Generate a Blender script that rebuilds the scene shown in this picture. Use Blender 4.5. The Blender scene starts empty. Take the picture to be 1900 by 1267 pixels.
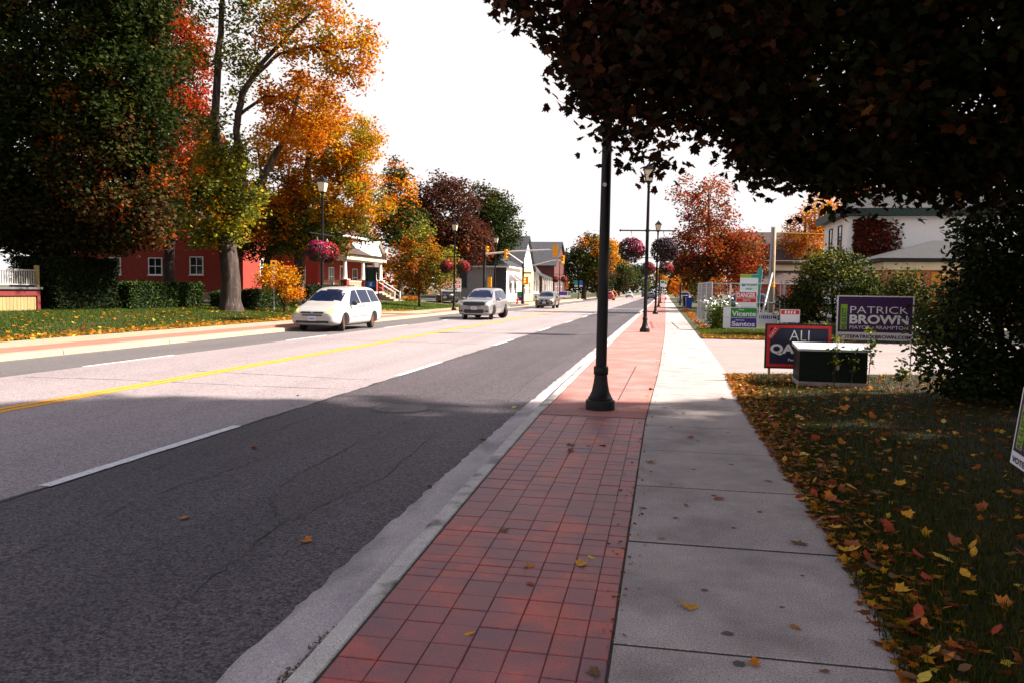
import bpy, bmesh, math, random
import numpy as np
from mathutils import Vector, Matrix
from mathutils.bvhtree import BVHTree
R = math.radians
random.seed(7)
rng = np.random.default_rng(7)
scene = bpy.context.scene
COL = scene.collection

# ------------------------------------------------------------------ camera
cd = bpy.data.cameras.new("Camera"); cam = bpy.data.objects.new("Camera", cd); COL.objects.link(cam)
cd.sensor_width = 36; cd.lens = 28.04; cd.clip_start = 0.05; cd.clip_end = 5000
cam.location = (0, 0, 1.7)
_y, _p, _r = R(10.717), R(3.689), R(0.8)
_f = Vector((-math.sin(_y)*math.cos(_p), math.cos(_y)*math.cos(_p), -math.sin(_p)))
_rt = Vector((math.cos(_y), math.sin(_y), 0)); _u = _rt.cross(_f)
_r2 = _rt*math.cos(_r) + _u*math.sin(_r); _u2 = -_rt*math.sin(_r) + _u*math.cos(_r)
cam.matrix_world = Matrix(((_r2.x, _u2.x, -_f.x, 0), (_r2.y, _u2.y, -_f.y, 0), (_r2.z, _u2.z, -_f.z, 1.7), (0, 0, 0, 1)))
scene.camera = cam

# ------------------------------------------------------------------ sky and sun
SUN_EL, SUN_AZ = 39.0, 11.0          # azimuth measured from +X towards +Y
w = bpy.data.worlds.new("World"); scene.world = w; w.use_nodes = True
nt = w.node_tree; nt.nodes.clear()
out = nt.nodes.new('ShaderNodeOutputWorld'); bg = nt.nodes.new('ShaderNodeBackground')
sky = nt.nodes.new('ShaderNodeTexSky'); sky.sky_type = 'NISHITA'; sky.sun_disc = False
sky.sun_elevation = R(SUN_EL); sky.sun_rotation = R(90-SUN_AZ); sky.dust_density = 3.0; sky.air_density = 1.0
tc = nt.nodes.new('ShaderNodeTexCoord'); mp = nt.nodes.new('ShaderNodeMapping'); mp.inputs['Scale'].default_value = (1, 1, 2.2)
nz = nt.nodes.new('ShaderNodeTexNoise'); nz.inputs['Scale'].default_value = 2.1; nz.inputs['Detail'].default_value = 7
rp = nt.nodes.new('ShaderNodeValToRGB'); rp.color_ramp.elements[0].position = .47; rp.color_ramp.elements[1].position = .66
rp.color_ramp.elements[0].color = (.0, .0, .0, 1); rp.color_ramp.elements[1].color = (.8, .8, .8, 1)
mx = nt.nodes.new('ShaderNodeMixRGB'); mx.inputs[2].default_value = (5.4, 5.1, 5.1, 1)
L = nt.links.new
L(tc.outputs['Generated'], mp.inputs['Vector']); L(mp.outputs[0], nz.inputs['Vector']); L(nz.outputs['Fac'], rp.inputs[0])
sx = nt.nodes.new('ShaderNodeSeparateXYZ'); L(tc.outputs['Generated'], sx.inputs[0])
hz = nt.nodes.new('ShaderNodeMapRange'); hz.interpolation_type = 'SMOOTHSTEP'; hz.inputs[1].default_value = .30; hz.inputs[2].default_value = .72; hz.inputs[3].default_value = 1; hz.inputs[4].default_value = 0; L(sx.outputs[2], hz.inputs[0])
mm_ = nt.nodes.new('ShaderNodeMath'); mm_.operation = 'MAXIMUM'; L(rp.outputs[0], mm_.inputs[0]); L(hz.outputs[0], mm_.inputs[1])
L(mm_.outputs[0], mx.inputs[0]); L(sky.outputs[0], mx.inputs[1]); L(mx.outputs[0], bg.inputs[0])
bg.inputs[1].default_value = 0.062; L(bg.outputs[0], out.inputs[0])
sl = bpy.data.lights.new("Sun", 'SUN'); sl.energy = 5.0; sl.angle = R(1.8); sl.color = (1, .92, .82)
so = bpy.data.objects.new("Sun", sl); COL.objects.link(so)
_d = Vector((math.cos(R(SUN_EL))*math.cos(R(SUN_AZ)), math.cos(R(SUN_EL))*math.sin(R(SUN_AZ)), math.sin(R(SUN_EL))))
so.rotation_euler = _d.to_track_quat('Z', 'Y').to_euler(); so.location = (20, 5, 30)
vs = scene.view_settings; vs.view_transform = 'Standard'; vs.look = 'None'; vs.gamma = 1; vs.use_curve_mapping = False
vs.exposure = 1.7
cy = scene.cycles
cy.max_bounces = 6; cy.diffuse_bounces = 3; cy.glossy_bounces = 3; cy.transmission_bounces = 4; cy.transparent_max_bounces = 6
cy.use_denoising = True
try: cy.denoiser = 'OPENIMAGEDENOISE'
except Exception: pass
cy.caustics_reflective = False; cy.caustics_refractive = False; cy.sample_clamp_indirect = 6

# ------------------------------------------------------------------ materials
MATS = {}
def N(m, t): return m.node_tree.nodes.new(t)
def pm(name, col, rough=.7, metal=0., var=.15, scale=6., bump=0., bscale=None, spec=.4, coat=0., coord='Object', stretch=(1, 1, 1), dirt=None, speck=0., sscale=220):
    """principled material: colour broken up by two noises, optional bump, optional dirt=(colour, scale, lo, hi)"""
    if name in MATS: return MATS[name]
    m = bpy.data.materials.new(name); m.use_nodes = True; t = m.node_tree; b = t.nodes['Principled BSDF']; lk = t.links.new
    b.inputs['Roughness'].default_value = rough; b.inputs['Metallic'].default_value = metal
    b.inputs['Specular IOR Level'].default_value = spec; b.inputs['Coat Weight'].default_value = coat
    if coord == 'World':
        g = N(m, 'ShaderNodeNewGeometry'); src = g.outputs['Position']
    else:
        g = N(m, 'ShaderNodeTexCoord'); src = g.outputs['Object']
    mpn = N(m, 'ShaderNodeMapping'); mpn.inputs['Scale'].default_value = stretch; lk(src, mpn.inputs['Vector']); src = mpn.outputs[0]
    n1 = N(m, 'ShaderNodeTexNoise'); n1.inputs['Scale'].default_value = scale; n1.inputs['Detail'].default_value = 8; n1.inputs['Roughness'].default_value = .65
    lk(src, n1.inputs['Vector'])
    r = N(m, 'ShaderNodeValToRGB'); e = r.color_ramp.elements; e[0].position = .28; e[1].position = .72
    e[0].color = (*[max(0, c*(1-var)) for c in col], 1); e[1].color = (*[min(1, c*(1+var)) for c in col], 1)
    lk(n1.outputs['Fac'], r.inputs[0]); cout = r.outputs[0]
    if dirt:
        dc, ds, lo, hi = dirt
        n2 = N(m, 'ShaderNodeTexNoise'); n2.inputs['Scale'].default_value = ds; n2.inputs['Detail'].default_value = 6; lk(src, n2.inputs['Vector'])
        r2 = N(m, 'ShaderNodeMapRange'); r2.inputs[1].default_value = lo; r2.inputs[2].default_value = hi; lk(n2.outputs['Fac'], r2.inputs[0])
        mm = N(m, 'ShaderNodeMixRGB'); lk(r2.outputs[0], mm.inputs[0]); lk(cout, mm.inputs[1]); mm.inputs[2].default_value = (*dc, 1); cout = mm.outputs[0]
    if speck:
        n3 = N(m, 'ShaderNodeTexNoise'); n3.inputs['Scale'].default_value = sscale; n3.inputs['Detail'].default_value = 3; lk(g.outputs['Position'] if coord == 'World' else g.outputs['Object'], n3.inputs['Vector'])
        r5 = N(m, 'ShaderNodeMapRange'); r5.inputs[1].default_value = .32; r5.inputs[2].default_value = .68; r5.inputs[3].default_value = 1-speck; r5.inputs[4].default_value = 1+speck; lk(n3.outputs['Fac'], r5.inputs[0])
        v5 = N(m, 'ShaderNodeVectorMath'); v5.operation = 'SCALE'; lk(cout, v5.inputs[0]); lk(r5.outputs[0], v5.inputs['Scale']); cout = v5.outputs[0]
    lk(cout, b.inputs['Base Color'])
    if bump:
        nb = N(m, 'ShaderNodeTexNoise'); nb.inputs['Scale'].default_value = bscale or scale*4; nb.inputs['Detail'].default_value = 5; lk(src, nb.inputs['Vector'])
        bp = N(m, 'ShaderNodeBump'); bp.inputs['Strength'].default_value = bump; bp.inputs['Distance'].default_value = .02
        lk(nb.outputs['Fac'], bp.inputs['Height']); lk(bp.outputs[0], b.inputs['Normal'])
    MATS[name] = m; return m

def asphalt(name, base, speck, streak):
    m = bpy.data.materials.new(name); m.use_nodes = True; t = m.node_tree; b = t.nodes['Principled BSDF']; lk = t.links.new
    g = N(m, 'ShaderNodeNewGeometry'); b.inputs['Roughness'].default_value = .72; b.inputs['Specular IOR Level'].default_value = .35
    def noise(sc, det=4, st=(1, 1, 1)):
        mpn = N(m, 'ShaderNodeMapping'); mpn.inputs['Scale'].default_value = st; lk(g.outputs['Position'], mpn.inputs[0])
        n = N(m, 'ShaderNodeTexNoise'); n.inputs['Scale'].default_value = sc; n.inputs['Detail'].default_value = det; lk(mpn.outputs[0], n.inputs['Vector']); return n
    a = noise(.9, 6, (1, .22, 1)); f = noise(80, 3); lane = noise(1.1, 3, (1, .02, 1))
    r = N(m, 'ShaderNodeValToRGB'); e = r.color_ramp.elements; e[0].position = .3; e[1].position = .7
    e[0].color = (*[c*(1-streak) for c in base], 1); e[1].color = (*[c*(1+streak) for c in base], 1)
    ad = N(m, 'ShaderNodeMath'); ad.operation = 'ADD'; lk(a.outputs['Fac'], ad.inputs[0]); lk(lane.outputs['Fac'], ad.inputs[1])
    hf = N(m, 'ShaderNodeMath'); hf.operation = 'MULTIPLY'; hf.inputs[1].default_value = .5; lk(ad.outputs[0], hf.inputs[0]); lk(hf.outputs[0], r.inputs[0])
    v = N(m, 'ShaderNodeTexVoronoi'); v.inputs['Scale'].default_value = 62; lk(g.outputs['Position'], v.inputs['Vector'])
    hs = N(m, 'ShaderNodeSeparateColor'); lk(v.outputs['Color'], hs.inputs[0])
    r3 = N(m, 'ShaderNodeMapRange'); r3.inputs[1].default_value = 0; r3.inputs[2].default_value = 1; r3.inputs[3].default_value = 1-speck; r3.inputs[4].default_value = 1+speck; lk(hs.outputs[0], r3.inputs[0])
    r4 = N(m, 'ShaderNodeMapRange'); r4.inputs[1].default_value = .3; r4.inputs[2].default_value = .7; r4.inputs[3].default_value = 1-speck*.8; r4.inputs[4].default_value = 1+speck*.8; lk(f.outputs['Fac'], r4.inputs[0])
    ml = N(m, 'ShaderNodeMath'); ml.operation = 'MULTIPLY'; lk(r3.outputs[0], ml.inputs[0]); lk(r4.outputs[0], ml.inputs[1])
    vm = N(m, 'ShaderNodeVectorMath'); vm.operation = 'SCALE'; lk(r.outputs[0], vm.inputs[0]); lk(ml.outputs[0], vm.inputs['Scale'])
    lk(vm.outputs[0], b.inputs['Base Color'])
    bp = N(m, 'ShaderNodeBump'); bp.inputs['Strength'].default_value = .55; bp.inputs['Distance'].default_value = .006; lk(f.outputs['Fac'], bp.inputs['Height']); lk(bp.outputs[0], b.inputs['Normal'])
    MATS[name] = m; return m

def brickmat(name, c1, c2, mortar, sx=.22, sz=.075, ms=.012, axis='auto', rough=.85):
    m = bpy.data.materials.new(name); m.use_nodes = True; t = m.node_tree; b = t.nodes['Principled BSDF']; lk = t.links.new
    g = N(m, 'ShaderNodeTexCoord'); s = N(m, 'ShaderNodeSeparateXYZ'); lk(g.outputs['Object'], s.inputs[0])
    ad = N(m, 'ShaderNodeMath'); ad.operation = 'ADD'; lk(s.outputs[0], ad.inputs[0]); lk(s.outputs[1], ad.inputs[1])
    c = N(m, 'ShaderNodeCombineXYZ'); lk(ad.outputs[0], c.inputs[0]); lk(s.outputs[2], c.inputs[1])
    br = N(m, 'ShaderNodeTexBrick'); lk(c.outputs[0], br.inputs['Vector']); br.inputs['Scale'].default_value = 1
    br.inputs['Color1'].default_value = (*c1, 1); br.inputs['Color2'].default_value = (*c2, 1); br.inputs['Mortar'].default_value = (*mortar, 1)
    br.inputs['Brick Width'].default_value = sx; br.inputs['Row Height'].default_value = sz; br.inputs['Mortar Size'].default_value = ms
    n = N(m, 'ShaderNodeTexNoise'); n.inputs['Scale'].default_value = 3; n.inputs['Detail'].default_value = 6; lk(g.outputs['Object'], n.inputs['Vector'])
    mr = N(m, 'ShaderNodeMapRange'); mr.inputs[3].default_value = .65; mr.inputs[4].default_value = 1.35; lk(n.outputs['Fac'], mr.inputs[0])
    vm = N(m, 'ShaderNodeVectorMath'); vm.operation = 'SCALE'; lk(br.outputs['Color'], vm.inputs[0]); lk(mr.outputs[0], vm.inputs['Scale']); lk(vm.outputs[0], b.inputs['Base Color'])
    bp = N(m, 'ShaderNodeBump'); bp.inputs['Strength'].default_value = .6; bp.inputs['Distance'].default_value = .01; bp.invert = True
    lk(br.outputs['Fac'], bp.inputs['Height']); lk(bp.outputs[0], b.inputs['Normal']); b.inputs['Roughness'].default_value = rough
    MATS[name] = m; return m

def leafmat(name, trans=.35, rough=.55, spec=.25):
    m = bpy.data.materials.new(name); m.use_nodes = True; t = m.node_tree; b = t.nodes['Principled BSDF']; lk = t.links.new
    a = N(m, 'ShaderNodeAttribute'); a.attribute_name = 'Col'; lk(a.outputs['Color'], b.inputs['Base Color'])
    b.inputs['Roughness'].default_value = rough; b.inputs['Specular IOR Level'].default_value = spec
    tr = N(m, 'ShaderNodeBsdfTranslucent'); lk(a.outputs['Color'], tr.inputs[0])
    mxs = N(m, 'ShaderNodeMixShader'); mxs.inputs[0].default_value = trans
    lk(b.outputs[0], mxs.inputs[1]); lk(tr.outputs[0], mxs.inputs[2]); lk(mxs.outputs[0], t.nodes['Material Output'].inputs[0])
    MATS[name] = m; return m

LEAF = leafmat('leaf', .42, .65, .12)
LEAF_DARK = leafmat('leaf_dark', .12, .7, .08)
PETAL = leafmat('petal', .3, .6, .1)
GRASS = leafmat('grass_blade', .3, .8, .05)
BARK = pm('bark', (.040, .026, .021), .95, var=.75, scale=9, bump=1, bscale=16, stretch=(1, 1, .16), coord='World', dirt=((.10, .08, .07), 11, .55, .68))
BARK_DARK = pm('bark_dark', (.03, .022, .018), .95, var=.4, scale=8, bump=.8, bscale=24, stretch=(1, 1, .25), coord='World')
ASPH_OLD = asphalt('asphalt_old', (.245, .200, .202), .42, .18)
ASPH_NEW = asphalt('asphalt_new', (.060, .047, .053), .80, .34)
ASPH_LEFT = asphalt('asphalt_mid', (.105, .092, .092), .35, .15)
CONC = pm('concrete', (.375, .308, .288), .9, var=.2, scale=3.2, bump=.5, bscale=130, coord='World', dirt=((.19, .15, .14), 1.5, .50, .76), speck=.42, sscale=115)
CONC_KERB = pm('concrete_kerb', (.48, .43, .40), .9, var=.2, scale=5, bump=.45, bscale=90, coord='World', dirt=((.13, .115, .105), 3.1, .54, .70), speck=.35, sscale=120)
GUTTER = pm('concrete_gutter', (.41, .345, .345), .85, var=.2, scale=4, bump=.35, bscale=120, coord='World', stretch=(1, .35, 1), dirt=((.17, .15, .155), 2.2, .50, .74), speck=.35, sscale=130)
CONC_L = pm('concrete_warm', (.31, .235, .16), .9, var=.12, scale=2, bump=.2, bscale=60, coord='World')
REDC = pm('red_concrete', (.34, .125, .105), .85, var=.2, scale=2.6, bump=.25, bscale=110, coord='World', dirt=((.30, .19, .175), 1.7, .45, .75), speck=.25, sscale=110)
DRIVE = pm('driveway_paving', (.235, .19, .18), .9, var=.16, scale=1.6, bump=.3, bscale=90, coord='World', dirt=((.17, .14, .13), .8, .5, .75), speck=.3, sscale=40)
GROUNDM = pm('ground_soil', (.07, .075, .03), .95, var=.35, scale=.7, coord='World')
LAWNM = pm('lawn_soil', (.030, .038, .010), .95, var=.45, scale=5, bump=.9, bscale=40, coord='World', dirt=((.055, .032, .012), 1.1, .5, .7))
LAWN_SHADED = pm('lawn_soil_shaded', (.020, .022, .008), .95, var=.45, scale=5, bump=.9, bscale=40, coord='World', dirt=((.040, .022, .010), 1.3, .5, .7))  # darker copy of the lawn soil, canopy shade put into the colour
SOIL = pm('joint_soil', (.045, .036, .030), .98, var=.5, scale=20, bump=.8, bscale=120, coord='World')
BLACK = pm('black_paint', (.007, .006, .0065), .45, var=.2, scale=9, spec=.22)
IRON = pm('cast_iron', (.095, .082, .084), .6, var=.25, scale=14, metal=.1, bump=.3, bscale=60)
WHITE_LINE = pm('white_road_paint', (.62, .6, .6), .75, var=.12, scale=11, coord='World', bump=.3, bscale=150, dirt=((.22, .2, .2), 26, .57, .72))
YEL_LINE = pm('yellow_road_paint', (.66, .29, .006), .75, var=.14, scale=7, coord='World', bump=.3, bscale=150, dirt=((.3, .15, .03), 24, .6, .74))
TAR = pm('tar', (.03, .027, .028), .6, var=.3, scale=9, coord='World')
WHITE = pm('white_paint', (.74, .72, .69), .6, var=.05, scale=3)
CREAM = pm('cream_paint', (.62, .52, .36), .7, var=.1, scale=3)
CORR = pm('corrugated_plastic', (.78, .78, .80), .55, var=.03, scale=4)
CORR_NAVY = pm('print_navy', (.012, .013, .045), .5, var=.08, scale=4)
CORR_PURP = pm('print_purple', (.05, .012, .085), .5, var=.08, scale=4)
CORR_VIOL = pm('print_violet', (.07, .02, .28), .5, var=.06, scale=4)
CORR_GREEN = pm('print_green', (.015, .26, .03), .5, var=.06, scale=4)
CORR_LIME = pm('print_lime', (.24, .46, .02), .5, var=.06, scale=4)
CORR_RED = pm('print_red', (.62, .02, .02), .5, var=.06, scale=4)
CORR_BLUE = pm('print_blue', (.02, .13, .5), .5, var=.06, scale=4)
CORR_TEAL = pm('print_teal', (.02, .3, .25), .5, var=.06, scale=4)
CORR_BLACK = pm('print_black', (.012, .012, .014), .5, var=.06, scale=4)
WOOD = pm('stake_wood', (.42, .27, .12), .8, var=.25, scale=9, stretch=(1, 1, .15))
POLEWOOD = pm('pole_wood', (.33, .25, .17), .9, var=.3, scale=10, stretch=(1, 1, .1), bump=.5)
STEEL = pm('galvanised_steel', (.36, .37, .39), .5, metal=.6, var=.15, scale=9)
PALEMETAL = pm('pale_metal', (.62, .58, .54), .5, metal=.2, var=.08, scale=6)
SIGYEL = pm('signal_yellow', (.78, .33, .01), .5, var=.08, scale=5)
TRANSF = pm('transformer_green', (.007, .012, .009), .6, var=.25, scale=6, spec=.12, dirt=((.02, .02, .016), 5, .6, .75))
RUBBER = pm('rubber', (.014, .013, .013), .85, var=.2, scale=20)
RIM = pm('rim_metal', (.4, .4, .42), .35, metal=.8, var=.1, scale=12)
RUSTRIM = pm('rusty_rim', (.16, .055, .03), .75, metal=.3, var=.4, scale=14)
GLASS = pm('car_glass', (.005, .010, .030), .05, var=.3, scale=1.2, spec=.22)  # blue in the base colour stands in for reflected sky
WGLASS = pm('window_glass', (.012, .015, .02), .06, var=.2, scale=2, spec=.4)
PLASTIC = pm('black_plastic', (.014, .014, .015), .55, var=.15, scale=12)
CHROME = pm('chrome', (.7, .7, .72), .15, metal=1, var=.03, scale=5)
LENS = pm('headlamp_lens', (.72, .68, .52), .12, var=.1, scale=6, spec=.8)
LENS_Y = pm('headlamp_aged', (.72, .58, .16), .2, var=.15, scale=6, spec=.7)
TAIL = pm('tail_lens', (.35, .01, .01), .2, var=.1, scale=6)
PLATE = pm('plate_white', (.68, .7, .76), .5, var=.05, scale=9)
PLATETXT = pm('plate_blue', (.03, .06, .25), .5, var=.05, scale=9)
PAINT_W = pm('paint_white', (.36, .34, .33), .36, var=.03, scale=1.3, coat=.8)
PAINT_S = pm('paint_silver', (.24, .228, .24), .36, metal=.45, var=.04, scale=1.3, coat=.9)
PAINT_G = pm('paint_bronze', (.15, .125, .10), .36, metal=.5, var=.04, scale=1.3, coat=.9)
PAINT_R = pm('paint_red', (.30, .025, .02), .35, var=.05, scale=1.3, coat=.8)
PAINT_K = pm('paint_black', (.015, .016, .02), .3, var=.05, scale=1.3, coat=.9)
PAINT_B = pm('paint_bluegrey', (.16, .19, .25), .33, metal=.4, var=.05, scale=1.3, coat=.8)
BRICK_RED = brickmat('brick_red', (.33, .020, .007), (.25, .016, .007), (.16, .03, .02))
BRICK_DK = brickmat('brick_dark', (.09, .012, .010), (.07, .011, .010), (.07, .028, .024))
BRICK_OR = brickmat('brick_orange', (.42, .13, .035), (.36, .10, .03), (.28, .12, .06))
SHINGLE_G = brickmat('shingle_grey', (.020, .018, .022), (.016, .015, .018), (.010, .010, .011), .3, .16, .01)
SHINGLE_D = brickmat('shingle_dark', (.035, .035, .043), (.028, .028, .036), (.015, .015, .02), .3, .16, .01)
SHINGLE_B = brickmat('shingle_brown', (.06, .030, .024), (.05, .025, .02), (.025, .014, .012), .3, .16, .01)
STUCCO_SHADE = pm('stucco_shade', (.27, .255, .26), .9, var=.06, scale=4, bump=.2, bscale=90)  # white stucco with shade painted in as grey
STUCCO_W = pm('stucco_white', (.80, .78, .76), .9, var=.05, scale=3, bump=.2, bscale=60)
STUCCO_Y = pm('stucco_yellow', (.60, .46, .20), .9, var=.07, scale=3)
TRIM_GRN = pm('trim_green', (.006, .026, .019), .6, var=.15, scale=6)
TRIM_DK = pm('trim_charcoal', (.035, .037, .045), .7, var=.15, scale=6)
TRIM_RED = pm('trim_oxblood', (.14, .014, .012), .7, var=.2, scale=6)
SIDING = pm('siding_ochre', (.27, .20, .085), .85, var=.25, scale=5, stretch=(1, 1, .2))
GREYWOOD = pm('grey_railing', (.30, .285, .265), .8, var=.15, scale=6)
PLY = pm('plywood', (.50, .20, .035), .85, var=.2, scale=3, stretch=(1, 1, .3))
LANTERN = pm('lantern_glass', (.62, .56, .40), .25, var=.1, scale=6, spec=.6)
GREENLIT = bpy.data.materials.new('signal_green'); GREENLIT.use_nodes = True
_b = GREENLIT.node_tree.nodes['Principled BSDF']; _b.inputs['Base Color'].default_value = (.02, .4, .2, 1); _b.inputs['Emission Color'].default_value = (.05, .9, .45, 1); _b.inputs['Emission Strength'].default_value = .35
REDOFF = pm('signal_red_off', (.22, .02, .01), .3, var=.1, scale=5)
AMBOFF = pm('signal_amber_off', (.25, .09, .01), .3, var=.1, scale=5)
BINBLUE = pm('bin_blue', (.012, .06, .34), .5, var=.1, scale=5)
HYDRANT = pm('hydrant_red', (.50, .03, .02), .5, var=.15, scale=8)
ORANGE = pm('barrel_orange', (.75, .16, .01), .6, var=.1, scale=8)
COIR = pm('basket_liner', (.05, .032, .02), .95, var=.4, scale=20)

# stamped tile material: red-brown, each tile its own tone, purple-grey weathering
m = bpy.data.materials.new('stamped_tile'); m.use_nodes = True; t = m.node_tree; b = t.nodes['Principled BSDF']; lk = t.links.new
g = N(m, 'ShaderNodeNewGeometry'); oi = N(m, 'ShaderNodeObjectInfo')
n1 = N(m, 'ShaderNodeTexNoise'); n1.inputs['Scale'].default_value = 2.6; n1.inputs['Detail'].default_value = 8; n1.inputs['Roughness'].default_value = .7; lk(g.outputs['Position'], n1.inputs['Vector'])
n2 = N(m, 'ShaderNodeTexNoise'); n2.inputs['Scale'].default_value = 120; n2.inputs['Detail'].default_value = 4; lk(g.outputs['Position'], n2.inputs['Vector'])
ad = N(m, 'ShaderNodeMath'); ad.operation = 'MULTIPLY_ADD'; ad.inputs[1].default_value = .06; lk(oi.outputs['Random'], ad.inputs[0]); lk(n1.outputs['Fac'], ad.inputs[2])
r = N(m, 'ShaderNodeValToRGB'); e = r.color_ramp.elements
e[0].position = .36; e[0].color = (.155, .064, .080, 1); e[1].position = .68; e[1].color = (.46, .068, .042, 1)
k = r.color_ramp.elements.new(.54); k.color = (.26, .062, .064, 1)
lk(ad.outputs[0], r.inputs[0])
mr = N(m, 'ShaderNodeMapRange'); mr.inputs[1].default_value = .3; mr.inputs[2].default_value = .7; mr.inputs[3].default_value = .72; mr.inputs[4].default_value = 1.25; lk(n2.outputs['Fac'], mr.inputs[0])
vm = N(m, 'ShaderNodeVectorMath'); vm.operation = 'SCALE'; lk(r.outputs[0], vm.inputs[0]); lk(mr.outputs[0], vm.inputs['Scale']); lk(vm.outputs[0], b.inputs['Base Color'])
bp = N(m, 'ShaderNodeBump'); bp.inputs['Strength'].default_value = .5; bp.inputs['Distance'].default_value = .006; lk(n2.outputs['Fac'], bp.inputs['Height']); lk(bp.outputs[0], b.inputs['Normal'])
b.inputs['Roughness'].default_value = .5
TILE = m

# ------------------------------------------------------------------ mesh helpers
class MB:
    def __init__(s): s.v = []; s.f = []
    def add(s, v, f):
        o = len(s.v); s.v += [tuple(p) for p in v]; s.f += [tuple(i+o for i in q) for q in f]; return s
    def box(s, x0, y0, z0, x1, y1, z1, bev=0.):
        if bev <= 0:
            return s.add([(x0, y0, z0), (x1, y0, z0), (x1, y1, z0), (x0, y1, z0), (x0, y0, z1), (x1, y0, z1), (x1, y1, z1), (x0, y1, z1)],
                  [(0, 3, 2, 1), (4, 5, 6, 7), (0, 1, 5, 4), (1, 2, 6, 5), (2, 3, 7, 6), (3, 0, 4, 7)])
        b = bev
        return s.add([(x0, y0, z0), (x1, y0, z0), (x1, y1, z0), (x0, y1, z0), (x0, y0, z1-b), (x1, y0, z1-b), (x1, y1, z1-b), (x0, y1, z1-b),
                      (x0+b, y0+b, z1), (x1-b, y0+b, z1), (x1-b, y1-b, z1), (x0+b, y1-b, z1)],
                     [(0, 3, 2, 1), (0, 1, 5, 4), (1, 2, 6, 5), (2, 3, 7, 6), (3, 0, 4, 7), (4, 5, 9, 8), (5, 6, 10, 9), (6, 7, 11, 10), (7, 4, 8, 11), (8, 9, 10, 11)])
    def tube(s, pts, rad, n=8, cap=True, rough=0.):
        pts = [Vector(p) for p in pts]; rad = rad if hasattr(rad, '__len__') else [rad]*len(pts)
        up = None; rings = []
        for i, p in enumerate(pts):
            d = (pts[min(i+1, len(pts)-1)] - pts[max(i-1, 0)])
            d = d.normalized() if d.length > 1e-9 else Vector((0, 0, 1))
            if up is None: up = Vector((1, 0, 0)) if abs(d.x) < .8 else Vector((0, 1, 0))
            a = (up - d*up.dot(d)).normalized(); bb = d.cross(a); up = a
            rings.append([p + (a*math.cos(2*math.pi*k/n) + bb*math.sin(2*math.pi*k/n))*rad[i]*(1+rough*(math.sin(k*2.9+i*.23)+.6*math.sin(k*4.7+1+i*.31))) for k in range(n)])
        v = [q for rg in rings for q in rg]; f = []
        for i in range(len(pts)-1):
            for k in range(n): f.append((i*n+k, i*n+(k+1) % n, (i+1)*n+(k+1) % n, (i+1)*n+k))
        if cap: f.append(tuple(reversed(range(n)))); f.append(tuple((len(pts)-1)*n+k for k in range(n)))
        return s.add(v, f)
    def lathe(s, prof, n=20, c=(0, 0, 0)):
        v = []; f = []
        for r_, z in prof:
            for k in range(n): a = 2*math.pi*k/n; v.append((c[0]+r_*math.cos(a), c[1]+r_*math.sin(a), c[2]+z))
        for i in range(len(prof)-1):
            for k in range(n): f.append((i*n+k, i*n+(k+1) % n, (i+1)*n+(k+1) % n, (i+1)*n+k))
        f.append(tuple(reversed(range(n)))); f.append(tuple((len(prof)-1)*n+k for k in range(n)))
        return s.add(v, f)
    def prism(s, poly, y0, y1):
        """polygon in xz extruded along y"""
        n = len(poly); v = [(x, y0, z) for x, z in poly] + [(x, y1, z) for x, z in poly]
        return s.add(v, [tuple(range(n)), tuple(reversed(range(n, 2*n)))] + [(i, i+n, (i+1) % n+n, (i+1) % n) for i in range(n)])
    def build(s, name, mat, parent=None, smooth=False, loc=None, fix=True):
        me = bpy.data.meshes.new(name); me.from_pydata(s.v, [], s.f); me.update()
        if fix:
            bm = bmesh.new(); bm.from_mesh(me); bmesh.ops.recalc_face_normals(bm, faces=bm.faces); bm.to_mesh(me); bm.free()
        return link(name, me, mat, parent, smooth, loc)
def link(name, me, mat, parent=None, smooth=False, loc=None):
    if mat is not None: me.materials.clear(); me.materials.append(mat)
    if smooth:
        for p in me.polygons: p.use_smooth = True
        if smooth != 'all': me.set_sharp_from_angle(angle=R(40))
    o = bpy.data.objects.new(name, me); COL.objects.link(o)
    if parent is not None: o.parent = parent
    if loc is not None: o.location = loc
    return o
def tag(o, label=None, cat=None, group=None, kind=None):
    if label: o['label'] = label
    if cat: o['category'] = cat
    if group: o['group'] = group
    if kind: o['kind'] = kind
    return o
def thing(name, label, cat, loc=(0, 0, 0), rz=0., group=None):
    o = bpy.data.objects.new(name, None); COL.objects.link(o); o.location = loc; o.rotation_euler = (0, 0, rz); o.empty_display_size = .2
    return tag(o, label, cat, group)
def copy_tree(o, parent=None):
    c = o.copy(); COL.objects.link(c); c.parent = parent
    for ch in o.children: copy_tree(ch, c)
    return c
def sheet(name, x0, y0, x1, y1, z, mat, kind=None, parent=None, nx=1, ny=1, fz=None):
    v = []; f = []
    for j in range(ny+1):
        for i in range(nx+1):
            x = x0+(x1-x0)*i/nx; y = y0+(y1-y0)*j/ny; v.append((x, y, z if fz is None else fz(x, y)))
    for j in range(ny):
        for i in range(nx): a = j*(nx+1)+i; f.append((a, a+1, a+nx+2, a+nx+1))
    mb = MB(); mb.add(v, f); o = mb.build(name, mat, parent, fix=False)
    if kind: o['kind'] = kind
    return o
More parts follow.
